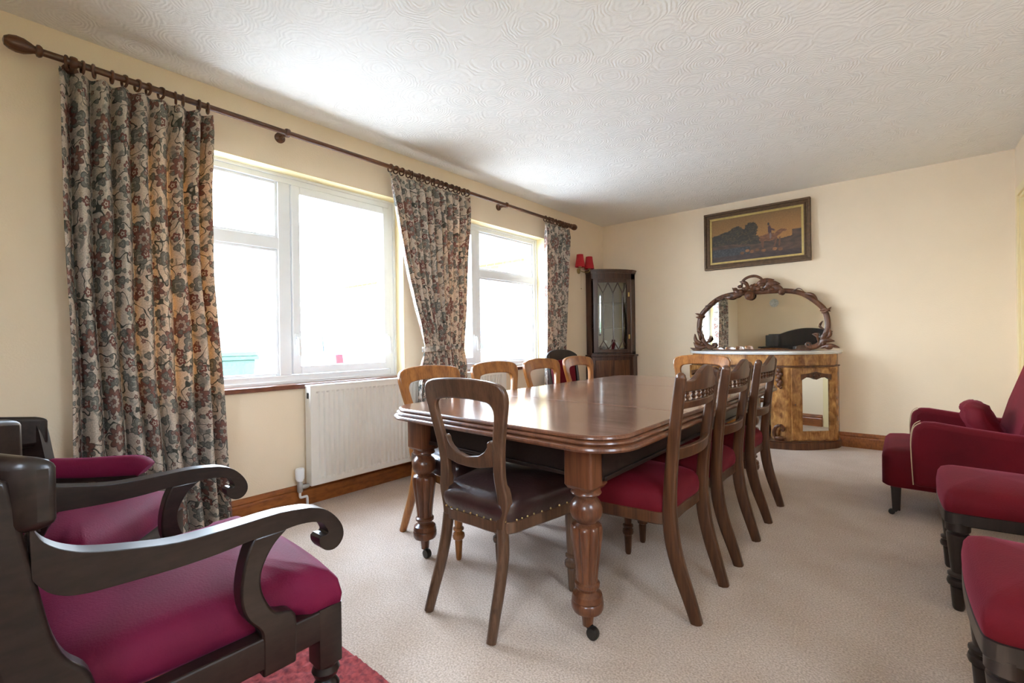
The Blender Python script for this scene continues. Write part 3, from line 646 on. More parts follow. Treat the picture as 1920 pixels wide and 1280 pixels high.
# ------------------------------------------------------------------ carver armchairs, lower left
ARM_T = [(.066, .733), (.077, .703), (.093, .685), (.111, .673), (.134, .663), (.182, .651), (.254, .638), (.337, .637), (.433, .639), (.497, .632)]
ARM_B = [(.068, .643), (.085, .618), (.105, .604), (.128, .598), (.150, .596), (.19, .594), (.25, .592), (.32, .594), (.385, .600), (.44, .600)]
def carver(loc, label, wood_, vel, padded=False, W=.56):
    root = thing('carver_armchair', loc, 0, label, 'armchair')
    hw = W/2; D = .82 if padded else 1
    for s in (-1, 1):
        X = s*hw; th = .042
        f = lambda p, q: Vector((X-th/2+th*q, p[0], p[1]))
        if not padded:
            at = [tuple(q) for q in cat(ARM_T, 3)]; ab = [tuple(q) for q in cat(ARM_B, 3)]
            # scroll end: outer and inner curls
            so = [tuple(q) for q in cat([(.497, .632), (.530, .620), (.556, .598), (.574, .570), (.577, .545), (.566, .527), (.549, .521), (.531, .527), (.519, .543), (.518, .556)], 3)]
            si_ = [tuple(q) for q in cat([(.44, .600), (.468, .602), (.500, .599), (.524, .590), (.534, .578), (.538, .570), (.540, .564), (.536, .560), (.530, .560), (.5245, .561)], 3)]
            bm = NB(); plate(bm, at+so[1:], ab+si_[1:], f); mesh('arm', bm, wood_, root, bevel=.009, seg=3)
            uo = [tuple(q) for q in cat([(.383, .602), (.368, .570), (.357, .52), (.357, .475), (.368, .44), (.39, .410), (.396, .385), (.396, .31)], 4)]
            ui = [tuple(q) for q in cat([(.452, .603), (.420, .575), (.398, .535), (.395, .500), (.405, .465), (.425, .434), (.464, .412), (.464, .31)], 4)]
            bm = NB(); plate(bm, uo, ui, f); mesh('arm_support', bm, wood_, root, bevel=.007, seg=3)
        else:
            bm = NB(); sweep(bm, cat([(X, .08, .575), (X, .18, .568), (X, .27, .568), (X, .345, .566), (X, .37, .55)], 4), .06, [.065, .072, .072, .06], side=(1, 0, 0), n=14, sq=3); mesh('arm_pad', bm, vel, root, smooth=60)
            bm = NB(); sweep(bm, cat([(X, .08, .535), (X, .22, .530), (X, .355, .525)], 4), .05, .025); sweep(bm, cat([(X, .345, .53), (X, .32, .47), (X, .32, .42), (X, .36, .36)], 4), .038, .038); mesh('arm', bm, wood_, root, smooth=50)
        # sabre back post sweeping into the side rail
        uo = [tuple(q) for q in cat([(-.005, .80 if not padded else .70), (.0, .70), (.012, .62), (.025, .54), (.04, .46), (.05, .38), (.035, .30)], 4)]
        ui = [tuple(q) for q in cat([(.045, .80 if not padded else .74), (.060, .715), (.076, .625), (.090, .550), (.106, .505), (.134, .465), (.150, .385)], 4)]
        bm = NB(); plate(bm, uo, ui, f); mesh('back_post', bm, wood_, root, bevel=.007, seg=3)
        bm = NB(); sweep(bm, cat([(X, .09, .36), (X, .06, .22), (X, .0, .08), (X, -.04, 0)], 4), [.04, .036], [.07, .05, .04]); mesh('rear_leg', bm, wood_, root, smooth=50)
        bm = NB(); box(bm, X-.02, X+.02, .05, .53*D, .325, .392); mesh('side_rail', bm, wood_, root, smooth=0, bevel=.004)
        bm = NB(); xx = s*(hw-.006); dome(bm, rrect(xx-.028, xx+.028, .515*D, .515*D+.056, .006, 2), [(1, .262), (1, .395)]); lg = mesh('front_leg', bm, wood_, root, smooth=30)
        bm = NB(); lathe(bm, [(.012, 0), (.016, .01), (.022, .14), (.018, .15), (.028, .16), (.030, .172), (.020, .18), (.018, .186), (.027, .192), (.030, .205), (.024, .216), (.017, .222), (.026, .230), (.031, .242), (.026, .255), (.028, .262)], (xx, .515*D+.028, 0), 20); mesh('turned_leg', bm, wood_, lg)
    bm = NB(); box(bm, -hw+.02, hw-.02, .525*D, .525*D+.03, .325, .392); mesh('front_rail', bm, wood_, root, smooth=0, bevel=.004)
    # curved crest rail, ends sweeping forward
    ov = .03 if not padded else .005; xs = [-hw-ov+(W+2*ov)*i/20 for i in range(21)]
    cy_ = lambda x: -.075+.125*(abs(x)/hw)**2
    ch = .03 if not padded else -.045; tp = [(x, .80+ch+.028*math.cos(x/hw*PI/2)) for x in xs]; bt = [(x, .715 if not padded else .655) for x in xs]
    bm = NB(); plate(bm, tp, bt, lambda p, s: Vector((p[0], cy_(p[0])-.02+.045*s, p[1]))); mesh('crest_rail', bm, wood_, root, bevel=.016 if not padded else .026, seg=4)
    bm = NB(); plate(bm, [(x*.9, .58) for x in xs], [(x*.9, .52) for x in xs], lambda p, s: Vector((p[0], cy_(p[0])+.0+.025*s, p[1]))); mesh('cross_rail', bm, wood_, root, bevel=.004)
    ol = [tuple(q) for q in cat([(-hw+.04, .09), (0, .075), (hw-.04, .09), (hw-.015, .2), (hw-.005, .42), (hw+.005, .54), (hw-.02, .575), (0, .59), (-hw+.02, .575), (-hw-.005, .54), (-hw+.005, .42), (-hw+.015, .2)], 5, True)]
    ol2 = [(x*(.93 if y < .5 else 1), y*(.80 if padded else 1)) for x, y in ol]
    ol2 = [(x*1.045, y) for x, y in ol2]
    bm = NB(); dome(bm, ol2, [(.96, .385), (1.0, .395), (1.01, .415), (.985, .445), (.92, .465), (.8, .478), (.55, .488), (.25, .493), (.05, .494)]); mesh('seat', bm, vel, root, smooth=60)
    return root
carver((1.55, .0, 0), 'large dark scroll-armed chair with red velvet seat in the lower left foreground', M['darkwood'], M['magenta'])
c2 = carver((.72, .0, 0), 'dark armchair with red velvet arm pads behind the scroll-armed chair', M['darkwood'], M['magenta'], True, .46); c2.rotation_euler = (0, 0, -.65)

# ------------------------------------------------------------------ low red armchair, right
ar = thing('velvet_armchair', (2.755, 3.62, 0), -PI/2, 'low red velvet armchair with pale piping against right wall', 'armchair')
# local: x across, y = depth going back (towards +X world), built with y axis negative => use mapping: local y -> world +x
F = lambda x, y, z: Vector((-x, y, z))
bm = NB(); dome(bm, rrect(-.33, .33, .0, .60, .06), [(.96, .165), (1, .175), (1, .30), (1.0, .325), (.98, .345), (.93, .362), (.8, .372), (.4, .378)]); mesh('seat', bm, M['velvet'], ar, smooth=60)
for s in (-1, 1):
    prof = [(.13, .19), (.125, .40), (.135, .50), (.165, .535), (.22, .537), (.35, .520), (.5, .505), (.60, .50), (.66, .50), (.66, .19)]
    bm = NB(); prism(bm, [tuple(q) for q in prof], lambda p, q: Vector((s*(.27+.085*q), p[0], p[1])))
    am = mesh('arm', bm, M['velvet'], ar, bevel=.028, seg=4)
    bm = NB(); 
    for xx in (.272, .352): sweep(bm, cat([(s*xx, .132, .20), (s*xx, .124, .40), (s*xx, .134, .50), (s*xx, .165, .533)], 4), .0045, .0045, n=6)
    mesh('piping', bm, M['piping'], am)
bm = NB(); prism(bm, [(.48, .30), (.56, .62), (.66, .94), (.69, 1.0), (.735, 1.0), (.75, .9), (.74, .19), (.50, .19)], lambda p, q: Vector((-.30+.60*q, p[0], p[1]))); mesh('backrest', bm, M['velvet'], ar, bevel=.035, seg=4)
for x_, y_ in ((-.27, .06), (.27, .06), (-.27, .66), (.27, .66)):
    bm = NB(); dome(bm, rrect(x_-.024, x_+.024, y_-.024, y_+.024, .004, 1), [(.72, .03), (1, .19)]); lg = mesh('leg', bm, M['blackwood'], ar, smooth=30)
    bm = NB(); sweep(bm, [(x_, y_, .032), (x_, y_-.008, .022)], .02, .02); lathe(bm, [(.004, -.009), (.015, -.008), (.015, .008), (.004, .009)], (x_, y_-.02, .0155), 14, 'x'); mesh('caster', bm, M['iron'], lg)
for o in [ar]: o.scale = (1, 1, 1); o.rotation_euler = (0, 0, -PI/2)
# small cushion slumped against its back
bm = NB(); n_ = 14
for i in range(n_+1):
    for j in range(n_+1): pass
ball(bm, (0, 0, 0), 1, (.19, .065, .135), 24)
for v_ in bm.verts:
    a = v_.co; a.x = math.copysign(abs(a.x/.19)**.7*.19, a.x); a.z = math.copysign(abs(a.z/.135)**.7*.135, a.z)
    a.y += .008*math.sin(a.x*60+a.z*40)+.006*math.sin(a.z*90)
cu = mesh('cushion', bm, M['velvet'], None, smooth=60); cu.location = (3.185, 3.66, .50); cu.rotation_euler = (math.radians(24), 0, -PI/2)
tag(cu, 'small wrinkled red cushion slumped against the low armchair back', 'cushion')

# ------------------------------------------------------------------ rug
m, t, p = mat('red_shag_rug'); c = coords(t); n = N(t, 'ShaderNodeTexNoise'); n.inputs['Scale'].default_value = 60; n.inputs['Detail'].default_value = 5; t.links.new(c.outputs[0], n.inputs['Vector'])
r = ramp(t, [(.3, (.12, .012, .014)), (.7, (.42, .06, .055))]); t.links.new(n.outputs[0], r.inputs[0]); t.links.new(r.outputs[0], p.inputs['Base Color']); p.inputs['Roughness'].default_value = .95
M['rug'] = m
bm = NB(); nx, ny = 130, 110; g = []
for j in range(ny+1):
    row = []
    for i in range(nx+1):
        e = min(i, nx-i, j, ny-j)
        row.append(bm.verts.new((1.02+1.45*i/nx, -.45+1.25*j/ny, .004 if e == 0 else .012+random.uniform(0, .012))))
    g.append(row)
for j in range(ny):
    for i in range(nx): bm.faces.new((g[j][i], g[j][i+1], g[j+1][i+1], g[j+1][i]))
rg = mesh('rug', bm, M['rug'], None, smooth=60); tag(rg, 'red shaggy rug under the scroll-armed chair in the foreground', 'rug')

# ------------------------------------------------------------------ radiator
rd = thing('radiator', (.0, 1.375, .13), 0, 'long white ribbed panel radiator below the windows', 'radiator')
bm = NB(); RL, RH = 1.82, .60
# ribbed front as a displaced strip
prof = []; y = .035; nr = int((RL-.07)/.0333)
prof.append((.098, 0)); prof.append((.098, .03))
for i in range(nr):
    a = .033+i*.0333; prof += [(.098, a), (.083, a+.004), (.083, a+.0215), (.098, a+.0265)]
prof += [(.098, RL)]
zs = [0, .028, .040, RH-.040, RH-.028, RH]
gr_ = []
for z in zs:
    flat = z in (0, .028, RH-.028, RH)
    gr_.append([bm.verts.new((.098 if flat else q[0], q[1], z)) for q in prof])
for a, b_ in zip(gr_, gr_[1:]):
    for i in range(len(prof)-1): bm.faces.new((a[i], a[i+1], b_[i+1], b_[i]))
mesh('front_panel', bm, M['radiator'], rd, smooth=0)
bm = NB(); box(bm, .030, .097, 0, .002, 0, RH); box(bm, .030, .097, RL-.002, RL, 0, RH); box(bm, .030, .036, .002, RL-.002, 0, RH); mesh('casing', bm, M['radiator'], rd, smooth=0)
bm = NB(); box(bm, .026, .101, -.003, RL+.003, RH, RH+.012)
mesh('top_grille', bm, M['radiator'], rd, smooth=0, bevel=.003)
bm = NB(); box(bm, .055, .075, -.003, -.0005, RH-.07, RH-.035); mesh('vent_plug', bm, M['black'], rd, smooth=0)
bm = NB(); lathe(bm, [(.014, .035), (.02, .04), (.02, .048), (.024, .05), (.026, .06), (.026, .105), (.022, .115), (.012, .118)], (.062, -.055, 0), 20); mesh('valve_cap', bm, M['pvc'], rd)
bm = NB(); lathe(bm, [(.012, -.03), (.017, -.02), (.017, .02), (.013, .036)], (.062, -.055, 0), 14); lathe(bm, [(.011, -.055), (.015, -.045), (.015, -.02), (.01, .0)], (.062, 0, 0), 14, 'y'); mesh('valve_body', bm, M['chrome'], rd)
bm = NB(); sweep(bm, cat([(.062, -.055, -.03), (.062, -.055, -.055), (.062, -.045, -.062), (.062, -.022, -.062), (.062, -.012, -.07), (.062, -.010, -.13)], 4), .015, .015, n=10, sq=2); mesh('pipe', bm, M['pvc'], rd)
bm = NB(); box(bm, .0, .031, .25, .28, .1, .5); box(bm, .0, .031, RL-.28, RL-.25, .1, .5); mesh('wall_bracket', bm, M['radiator'], rd, smooth=0)

# ------------------------------------------------------------------ curtain pole and curtains
PX, PZ = .105, 2.232
pl = thing('curtain_pole', (0, 0, 0), 0, 'long brown wooden curtain pole with turned finials above the windows', 'curtain pole')
bm = NB(); lathe(bm, [(.0145, .235), (.0145, 4.285)], (PX, 0, PZ), 20, 'y'); mesh('pole', bm, M['pole'], pl)
fin = [(.004, 0), (.018, .004), (.028, .018), (.033, .038), (.031, .060), (.022, .080), (.016, .090), (.016, .094), (.024, .097), (.026, .105), (.022, .112), (.016, .116)]
bm = NB(); lathe(bm, [(r_*.98, h+.125) for r_, h in fin], (PX, 0, PZ), 24, 'y'); mesh('finial', bm, M['pole'], pl)
bm = NB(); lathe(bm, [(r_, 4.395-h) for r_, h in fin], (PX, 0, PZ), 24, 'y'); mesh('finial', bm, M['pole'], pl)
for y_ in (.335, 1.255, 3.225, 4.25):
    bm = NB(); lathe(bm, [(.030, .0), (.030, .010), (.022, .016), (.013, .022), (.011, .05), (.013, .07), (.020, .085), (.020, PX-.012)], (0, y_, PZ-.0), 18, 'x')
    lathe(bm, [(.021, -.012), (.024, -.006), (.024, .006), (.021, .012)], (PX, y_, PZ), 20, 'y'); mesh('pole_bracket', bm, M['pole'], pl)
def ring_mesh(bm, y_, tilt=.15):
    seg, R, r_ = 22, .026, .0048; rr = []
    for i in range(seg):
        a = 2*PI*i/seg; row = []
        for j in range(8):
            b_ = 2*PI*j/8; rad = R+r_*math.cos(b_)
            row.append(bm.verts.new((PX+rad*math.cos(a), y_+r_*1.2*math.sin(b_)+tilt*rad*math.cos(a), PZ-.009+rad*math.sin(a))))
        rr.append(row)
    for i in range(seg):
        for j in range(8): bm.faces.new((rr[i][j], rr[(i+1) % seg][j], rr[(i+1) % seg][(j+1) % 8], rr[i][(j+1) % 8]))
def curtain(label, edges, x0, nf, amp, fabric, rings, seed, grp, tie=None, ztop=2.193, zbot=.03, uoff=0):
    """edges: list of (z, yL, yR) from top to bottom."""
    rnd = random.Random(seed); nu, nv = nf*16, 90
    ph = [rnd.uniform(-.5, .5) for _ in range(nf+2)]; am = [rnd.uniform(.6, 1.15) for _ in range(nf+2)]
    def at(z, k):
        for (a, b_) in zip(edges, edges[1:]):
            if a[0] >= z >= b_[0]:
                t_ = (a[0]-z)/(a[0]-b_[0]+1e-9); t_ = t_*t_*(3-2*t_) if False else t_; return a[k]+(b_[k]-a[k])*t_
        return edges[-1][k]
    bm = NB(); uvl = bm.loops.layers.uv.new('UVMap'); G = []; UV = {}
    for j in range(nv+1):
        z = ztop+(zbot-ztop)*j/nv; yl, yr = at(z, 1), at(z, 2); row = []
        hd = max(0, 1-(ztop-z)/.10); wd = yr-yl
        for i in range(nu+1):
            u = i/nu; f_ = u*nf; k = int(min(f_, nf-1e-6)); 
            a = 2*PI*f_+ph[k]*math.sin(PI*(f_-k))*.8
            A = amp*(am[k]*(1-(f_-k))+am[k+1]*(f_-k))*(1-.55*hd)
            if tie: A *= 1-.45*math.exp(-((z-tie)/.12)**2)
            low = min(1, (ztop-z)/1.2)
            sn = 1-2*abs(math.cos(a/2))**1.6 if True else 0
            x = x0(z)-A*sn+.008*low*math.sin(3.1*f_+z*3+seed)
            yy = yl+wd*(u+.30*math.sin(a)/(2*PI*nf))+.006*math.sin(5*z+7*u+seed)*low
            zz = z
            if j == 0: zz = z-.006*abs(math.sin(a/1.0))
            v_ = bm.verts.new((x, yy, zz)); UV[v_] = (uoff+u*fabric, z); row.append(v_)
        G.append(row)
    for j in range(nv):
        for i in range(nu):
            fc = bm.faces.new((G[j][i], G[j][i+1], G[j+1][i+1], G[j+1][i]))
            for l in fc.loops: l[uvl].uv = UV[l.vert]
    me = bpy.data.meshes.new('curtain'); bm.to_mesh(me); bm.free(); me.materials.append(M['curtain'])
    for p_ in me.polygons: p_.use_smooth = True
    o = bpy.data.objects.new('curtain', me); COL.objects.link(o); so = o.modifiers.new('thickness', 'SOLIDIFY'); so.thickness = .0025; so.offset = 0
    tag(o, label, 'curtain', grp)
    yl, yr = edges[0][1], edges[0][2]
    for i in range(rings):
        u = (i+.5)/rings+rnd.uniform(-.25, .25)/rings
        q = NB(); ring_mesh(q, yl+(yr-yl)*u, rnd.uniform(-.3, .3)); mesh('curtain_ring', q, M['pole'], o, smooth=60)
    if tie:
        q = NB(); a, b_ = at(tie, 1), at(tie, 2); xc = x0(tie); w2 = (b_-a)/2+.012
        pts = [(xc+.062*math.cos(t_), (a+b_)/2+w2*math.sin(t_), tie+.012*math.sin(t_)) for t_ in [2*PI*i/28 for i in range(29)]]
        sweep(q, pts, .04, .006, side=(0, 0, 1), n=8, sq=4); tb_ = None; uv2 = q.loops.layers.uv.new('UVMap')
        for fc in q.faces:
            for l in fc.loops: l[uv2].uv = (l.vert.co.y*1.5, l.vert.co.z+l.vert.co.x)
        mesh('tie_back', q, M['curtain'], o)
    return o
GC = 'floral curtains hanging from the wooden pole'
curtain('wide floral curtain at the left end of the pole, sunlight glowing through its folds', [(2.2, .285, .868), (1.8, .290, .850), (1.34, .298, .855), (.88, .305, .878), (.42, .315, .905), (.0, .325, .925)], lambda z: .092+.012*(2.2-z), 8, .055, 1.35, 12, 3, GC)
curtain('floral curtain between the two windows, gathered by a tie-back', [(2.2, 1.951, 2.754), (1.98, 1.985, 2.735), (1.70, 2.03, 2.685), (1.46, 2.07, 2.65), (1.26, 2.115, 2.62), (1.08, 2.165, 2.59), (.95, 2.195, 2.575), (.83, 2.16, 2.60), (.4, 2.13, 2.62), (0, 2.12, 2.63)], lambda z: .100+.075*min(1, max(0, (2.15-z)/1.2)), 11, .036, 1.6, 17, 8, GC, tie=.955, uoff=3.3)
curtain('narrow floral curtain at the far end of the pole beside the red wall lamp', [(2.2, 3.804, 4.235), (1.47, 3.795, 4.165), (.9, 3.79, 4.12), (0, 3.79, 4.10)], lambda z: .105, 6, .036, 1.1, 10, 21, GC, uoff=6.1)

# ------------------------------------------------------------------ wall lamp
wl = thing('wall_light', (0, 4.60, 1.79), 0, 'brass twin wall light with two small red shades above corner cabinet', 'wall light')
bm = NB(); lathe(bm, [(.034, 0), (.034, .008), (.02, .018), (.008, .03)], (0, 0, 0), 20, 'x'); mesh('wall_plate', bm, M['brass'], wl)
for s in (-1, 1):
    bm = NB(); sweep(bm, cat([(.02, 0, 0), (.05, s*.04, -.012), (.07, s*.085, -.012), (.085, s*.10, .0), (.085, s*.10, .03)], 4), .011, .011, n=8, sq=2); lathe(bm, [(.008, .02), (.018, .026), (.018, .03), (.011, .034), (.011, .08)], (.085, s*.10, 0), 14); am = mesh('lamp_arm', bm, M['brass'], wl)
    bm = NB(); sc = 20; r1 = []; 
    prof_o = [(.056, .025), (.052, .06), (.043, .11), (.037, .165)]; prof_i = [(.035, .165), (.041, .11), (.050, .06), (.054, .025)]
    rr = []
    for r_, h in prof_o+prof_i: rr.append([bm.verts.new((.085+r_*math.cos(2*PI*i/sc), s*.10+r_*math.sin(2*PI*i/sc), h)) for i in range(sc)])
    for a, b_ in zip(rr, rr[1:]+rr[:1]):
        for i in range(sc): bm.faces.new((a[i], a[(i+1) % sc], b_[(i+1) % sc], b_[i]))
    mesh('lamp_shade', bm, M['shade'], wl)
bm = NB(); sweep(bm, [(.035, 0, -.02), (.035, 0, -.20)], .0015, .0015, n=5); ball(bm, (.035, 0, -.205), .006); mesh('pull_cord', bm, M['brass'], wl)

# ------------------------------------------------------------------ corner cabinet
cc = thing('corner_cabinet', (0, 0, 0), 0, 'tall dark mahogany bow-fronted corner cabinet with glazed upper door', 'cabinet')
def cab_plan(o=0.0):
    return [(.003, YF-.003), (.003, 4.755-o), (.090+o*.3, 4.722-o)]+[(x+o*.75, y-o*.75) for x, y in bow(14)]+[(.418+o, 5.08-o*.3), (.418+o, YF-.003)]
def bow(n):
    A, B = Vector((.10, 4.725)), Vector((.41, 5.075)); nrm = Vector((.75, -.66)); out = []
    for i in range(n+1):
        u = i/n; q = A.lerp(B, u)+nrm*(.045*4*u*(1-u)); out.append((q.x, q.y))
    return out
def plan_prism(bm, plan, z0, z1): prism(bm, plan, lambda p, s: Vector((p[0], p[1], z0+(z1-z0)*s)))
bm = NB(); plan_prism(bm, cab_plan(.028), 0, .07); plan_prism(bm, cab_plan(.018), .07, .80); plan_prism(bm, cab_plan(.034), .80, .822); mesh('lower_cupboard', bm, M['cabinet'], cc, smooth=30, bevel=.003)
for u0, u1 in ((.06, .49), (.51, .94)):
    bm = NB(); bb = [Vector(q) for q in bow(40)]; seg = [bb[int(40*(u0+(u1-u0)*k/12))] for k in range(13)]
    plate(bm, [(i, .76) for i in range(13)], [(i, .11) for i in range(13)], lambda p, s: Vector((seg[p[0]].x+.0135+.75*.009*s, seg[p[0]].y-.0135-.66*.009*s, p[1]))); dd = mesh('lower_door', bm, M['walnut'], cc, bevel=.003)
bm = NB(); ball(bm, (.315, 4.832, .5), .009); mesh('door_knob', bm, M['brass'], dd)
# upper carcass: thin walls around an open interior
bm = NB()
P_ = cab_plan(0)
for a, b_ in ((0, 1), (1, 2), (len(P_)-3, len(P_)-2), (len(P_)-2, len(P_)-1), (len(P_)-1, 0)):
    A, B = Vector(P_[a]), Vector(P_[b_]); d = B-A
    if d.length < 1e-4: continue
    nn = Vector((-d.y, d.x)).normalized(); cen = Vector((.14, 5.0)); 
    if (cen-A).dot(nn) < 0: nn = -nn
    q = [A, B, B+nn*.012, A+nn*.012]; prism(bm, [(v.x, v.y) for v in q], lambda p, s: Vector((p[0], p[1], .822+(1.765-.822)*s)))
plan_prism(bm, cab_plan(0), .822, .842); plan_prism(bm, cab_plan(0), 1.70, 1.765); plan_prism(bm, cab_plan(.008), 1.765, 1.778); plan_prism(bm, cab_plan(.022), 1.792, 1.808); plan_prism(bm, cab_plan(.014), 1.778, 1.792)
mesh('upper_carcass', bm, M['cabinet'], cc, smooth=30)
for z in (1.13, 1.42):
    bm = NB(); plan_prism(bm, [(.02, YF-.02), (.02, 4.78), (.10, 4.75), (.30, 4.95), (.39, 5.09), (.39, YF-.02)], z, z+.008); mesh('shelf', bm, M['cabinet'], cc, smooth=0)
# glazed door: bowed frame + astragals
bb = bow(40); 
def bp(u, z, off=0.0):
    x = u*40; i = min(int(x), 39); f_ = x-i; q = Vector(bb[i]).lerp(Vector(bb[i+1]), f_); return Vector((q.x+.75*off, q.y-.66*off, z))
bm = NB()
def bowplate(bm, u0, u1, z0, z1, o0=.0, o1=.014, n=10):
    plate(bm, [(u0+(u1-u0)*k/n, z1) for k in range(n+1)], [(u0+(u1-u0)*k/n, z0) for k in range(n+1)], lambda p, s: bp(p[0], p[1], o0+(o1-o0)*s))
bowplate(bm, .02, .125, .845, 1.70, n=3); bowplate(bm, .875, .98, .845, 1.70, n=3); bowplate(bm, .125, .875, .845, .885); bowplate(bm, .125, .875, 1.655, 1.70)
gd = mesh('glazed_door', bm, M['cabinet'], cc, smooth=30, bevel=.002)
bm = NB(); plate(bm, [(.12+.76*k/14, 1.66) for k in range(15)], [(.12+.76*k/14, .88) for k in range(15)], lambda p, s: bp(p[0], p[1], .004+.002*s)); mesh('pane', bm, M['cabglass'], gd)
bm = NB(); us = [.125+.75*k/6 for k in range(7)]
zt1, zt0, zb1, zb0 = 1.655, 1.535, .985, .885
for k in range(6):
    za, zb = (zt1, zt0) if k % 2 == 0 else (zt0, zt1); sweep(bm, [bp(us[k], za, .009), bp(us[k+1], zb, .010)], .009, .009, n=6)
    za, zb = (zb0, zb1) if k % 2 == 0 else (zb1, zb0)
    sweep(bm, [bp(us[k], za, .009), bp(us[k+1], zb, .010)], .009, .009, n=6)
for k in (1, 3, 5): sweep(bm, [bp(us[k], zt0, .009), bp(us[k], zb1, .010)], .009, .009, side=(1, 0, 0), n=6)
mesh('astragal_bar', bm, M['cabinet'], gd)
for z in (1.03, 1.52):
    bm = NB(); q = bp(.93, z, .016); cbox(bm, q, (.006, .018, .05), rz=-.75); mesh('hinge', bm, M['brass'], gd)
# things standing in it
bm = NB(); lathe(bm, [(.028, .842), (.034, .85), (.034, .90), (.02, .925), (.011, .935), (.011, .96), (.018, .965), (.016, .985), (.006, .99)], (.17, 4.90, 0), 18); tag(mesh('decanter', bm, M['whiteplate']), 'small glass decanter on the bottom shelf of the corner cabinet, left of two', 'decanter')
bm = NB(); lathe(bm, [(.042, .842), (.04, .85), (.03, .90), (.016, .94), (.006, .965)], (.27, 4.99, 0), 18); tag(mesh('handbell', bm, simple('pale_blue_china', (.30, .42, .60), .3)), 'pale blue cone ornament on the bottom shelf of the corner cabinet', 'ornament')

# ------------------------------------------------------------------ painting
PW, PH = .965, .592
pt = thing('framed_painting', (1.235, YF-.002, 1.715), 0, 'wide gilt-framed oil painting of a hunt rider on the far wall', 'painting')
def frame_ring(bm, x0, x1, z0, z1, w_, y0, y1):
    for (a, b_, c_, d_) in ((x0, x1, z0, z0+w_), (x0, x1, z1-w_, z1), (x0, x0+w_, z0+w_, z1-w_), (x1-w_, x1, z0+w_, z1-w_)): box(bm, a, b_, y0, y1, c_, d_)
bm = NB(); frame_ring(bm, 0, PW, 0, PH, .022, -.048, 0); frame_ring(bm, .022, PW-.022, .022, PH-.022, .020, -.036, 0); frame_ring(bm, .040, PW-.040, .040, PH-.040, .016, -.042, 0); mesh('frame', bm, M['oldframe'], pt, smooth=0, bevel=.004)
bm = NB(); frame_ring(bm, .052, PW-.052, .052, PH-.052, .024, -.030, 0); mesh('gilt_slip', bm, M['gilt'], pt, smooth=0, bevel=.003)
def paint(u, v):
    rn = random.random
    sky = Vector((.27, .145, .045))*(1.05-.25*v)+Vector((.12, .03, 0))*(1-abs(v-.45)*2)*(.3+u*.7)
    c = sky.copy()
    def nz(a, b_, k): return .5+.5*math.sin(a*k+1.7*math.sin(b_*k*1.3+a*4))*math.cos(b_*k*.9+2*math.sin(a*k*.7))
    tree = .60+.17*math.exp(-((u-.30)/.10)**2)+.05*math.exp(-((u-.12)/.08)**2)-.55*max(0, u-.40)**.8+.03*nz(u, v, 40)
    t2 = ((u-.46)/.075)**2+((v-.66)/.17)**2 < .8+.5*nz(u, v, 60)
    if v < tree or t2: c = Vector((.034, .026, .015))*(.6+1.3*nz(u, v, 90)*nz(v, u, 47))+Vector((.05, .03, .008))*(1 if nz(u, v, 70) > .8 else 0)
    gl = .36+.03*math.sin(u*9)+(.13 if u > .90 else 0)+.05*max(0, (u-.80)/.2)
    if v < gl: c = Vector((.075, .042, .026))*(.6+.8*nz(u, v, 25))
    if v < .30 and u < .45: c = Vector((.055, .055, .058))*(.4+1.3*nz(u, v, 97)*nz(v, u, 61))
    if v < .12: c = Vector((.05, .028, .022))*(.7+.6*nz(u, v, 30))
    # horse and rider
    def ell(cx, cy, a, b_, ang=0):
        x, y = (u-cx)*2.05, (v-cy); ca, sa = math.cos(ang), math.sin(ang); x, y = x*ca+y*sa, -x*sa+y*ca
        return (x/a)**2+(y/b_)**2 < 1
    if ell(.66, .44, .18, .085, .05) or ell(.765, .52, .11, .05, .55) or ell(.82, .555, .06, .025, -.15) or ell(.575, .43, .05, .07): c = Vector((.16, .065, .026))*(.7+.7*nz(u, v, 50))
    for lx, la in ((.575, -.25), (.60, .15), (.74, .35), (.775, .1)):
        if .22 < v < .42 and abs(u-(lx+la*(v-.40)*.4)) < .009: c = Vector((.13, .055, .025))
    if ell(.545, .45, .035, .02, -.6): c = Vector((.05, .03, .02))
    if ell(.668, .60, .040, .10, .1) or ell(.70, .60, .06, .02, -.5): c = Vector((.055, .022, .026))
    if ell(.655, .735, .022, .035): c = Vector((.03, .02, .02))
    if ell(.675, .47, .022, .07): c = Vector((.19, .13, .11))
    for hx, hy, k in ((.42, .20, 1), (.47, .17, .7), (.53, .19, .5), (.60, .16, .8), (.72, .17, 1), (.78, .15, .6), (.36, .16, .5)):
        if ell(hx, hy, .05, .035): c = Vector((.26*k, .11*k, .04*k))*(.8+.5*nz(u, v, 60))
    return c*(.85+.3*rn())
bm = NB(); nx, ny = 190, 92; x0, x1, z0, z1 = .074, PW-.074, .074, PH-.074; cl = bm.loops.layers.float_color.new('paint'); g = []
cv = [[paint(i/nx, j/ny) for i in range(nx+1)] for j in range(ny+1)]
for j in range(ny+1): g.append([bm.verts.new((x0+(x1-x0)*i/nx, -.022, z0+(z1-z0)*j/ny)) for i in range(nx+1)])
idx = {}
for j in range(ny+1):
    for i in range(nx+1): idx[g[j][i]] = cv[j][i]
for j in range(ny):
    for i in range(nx):
        fc = bm.faces.new((g[j][i], g[j][i+1], g[j+1][i+1], g[j+1][i]))
        for l in fc.loops: l[cl] = (*idx[l.vert], 1)
m, t, p = mat('oil_paint_canvas'); at_ = N(t, 'ShaderNodeAttribute'); at_.attribute_name = 'paint'; t.links.new(at_.outputs['Color'], p.inputs['Base Color']); p.inputs['Roughness'].default_value = .5
mesh('canvas', bm, m, pt, smooth=0)

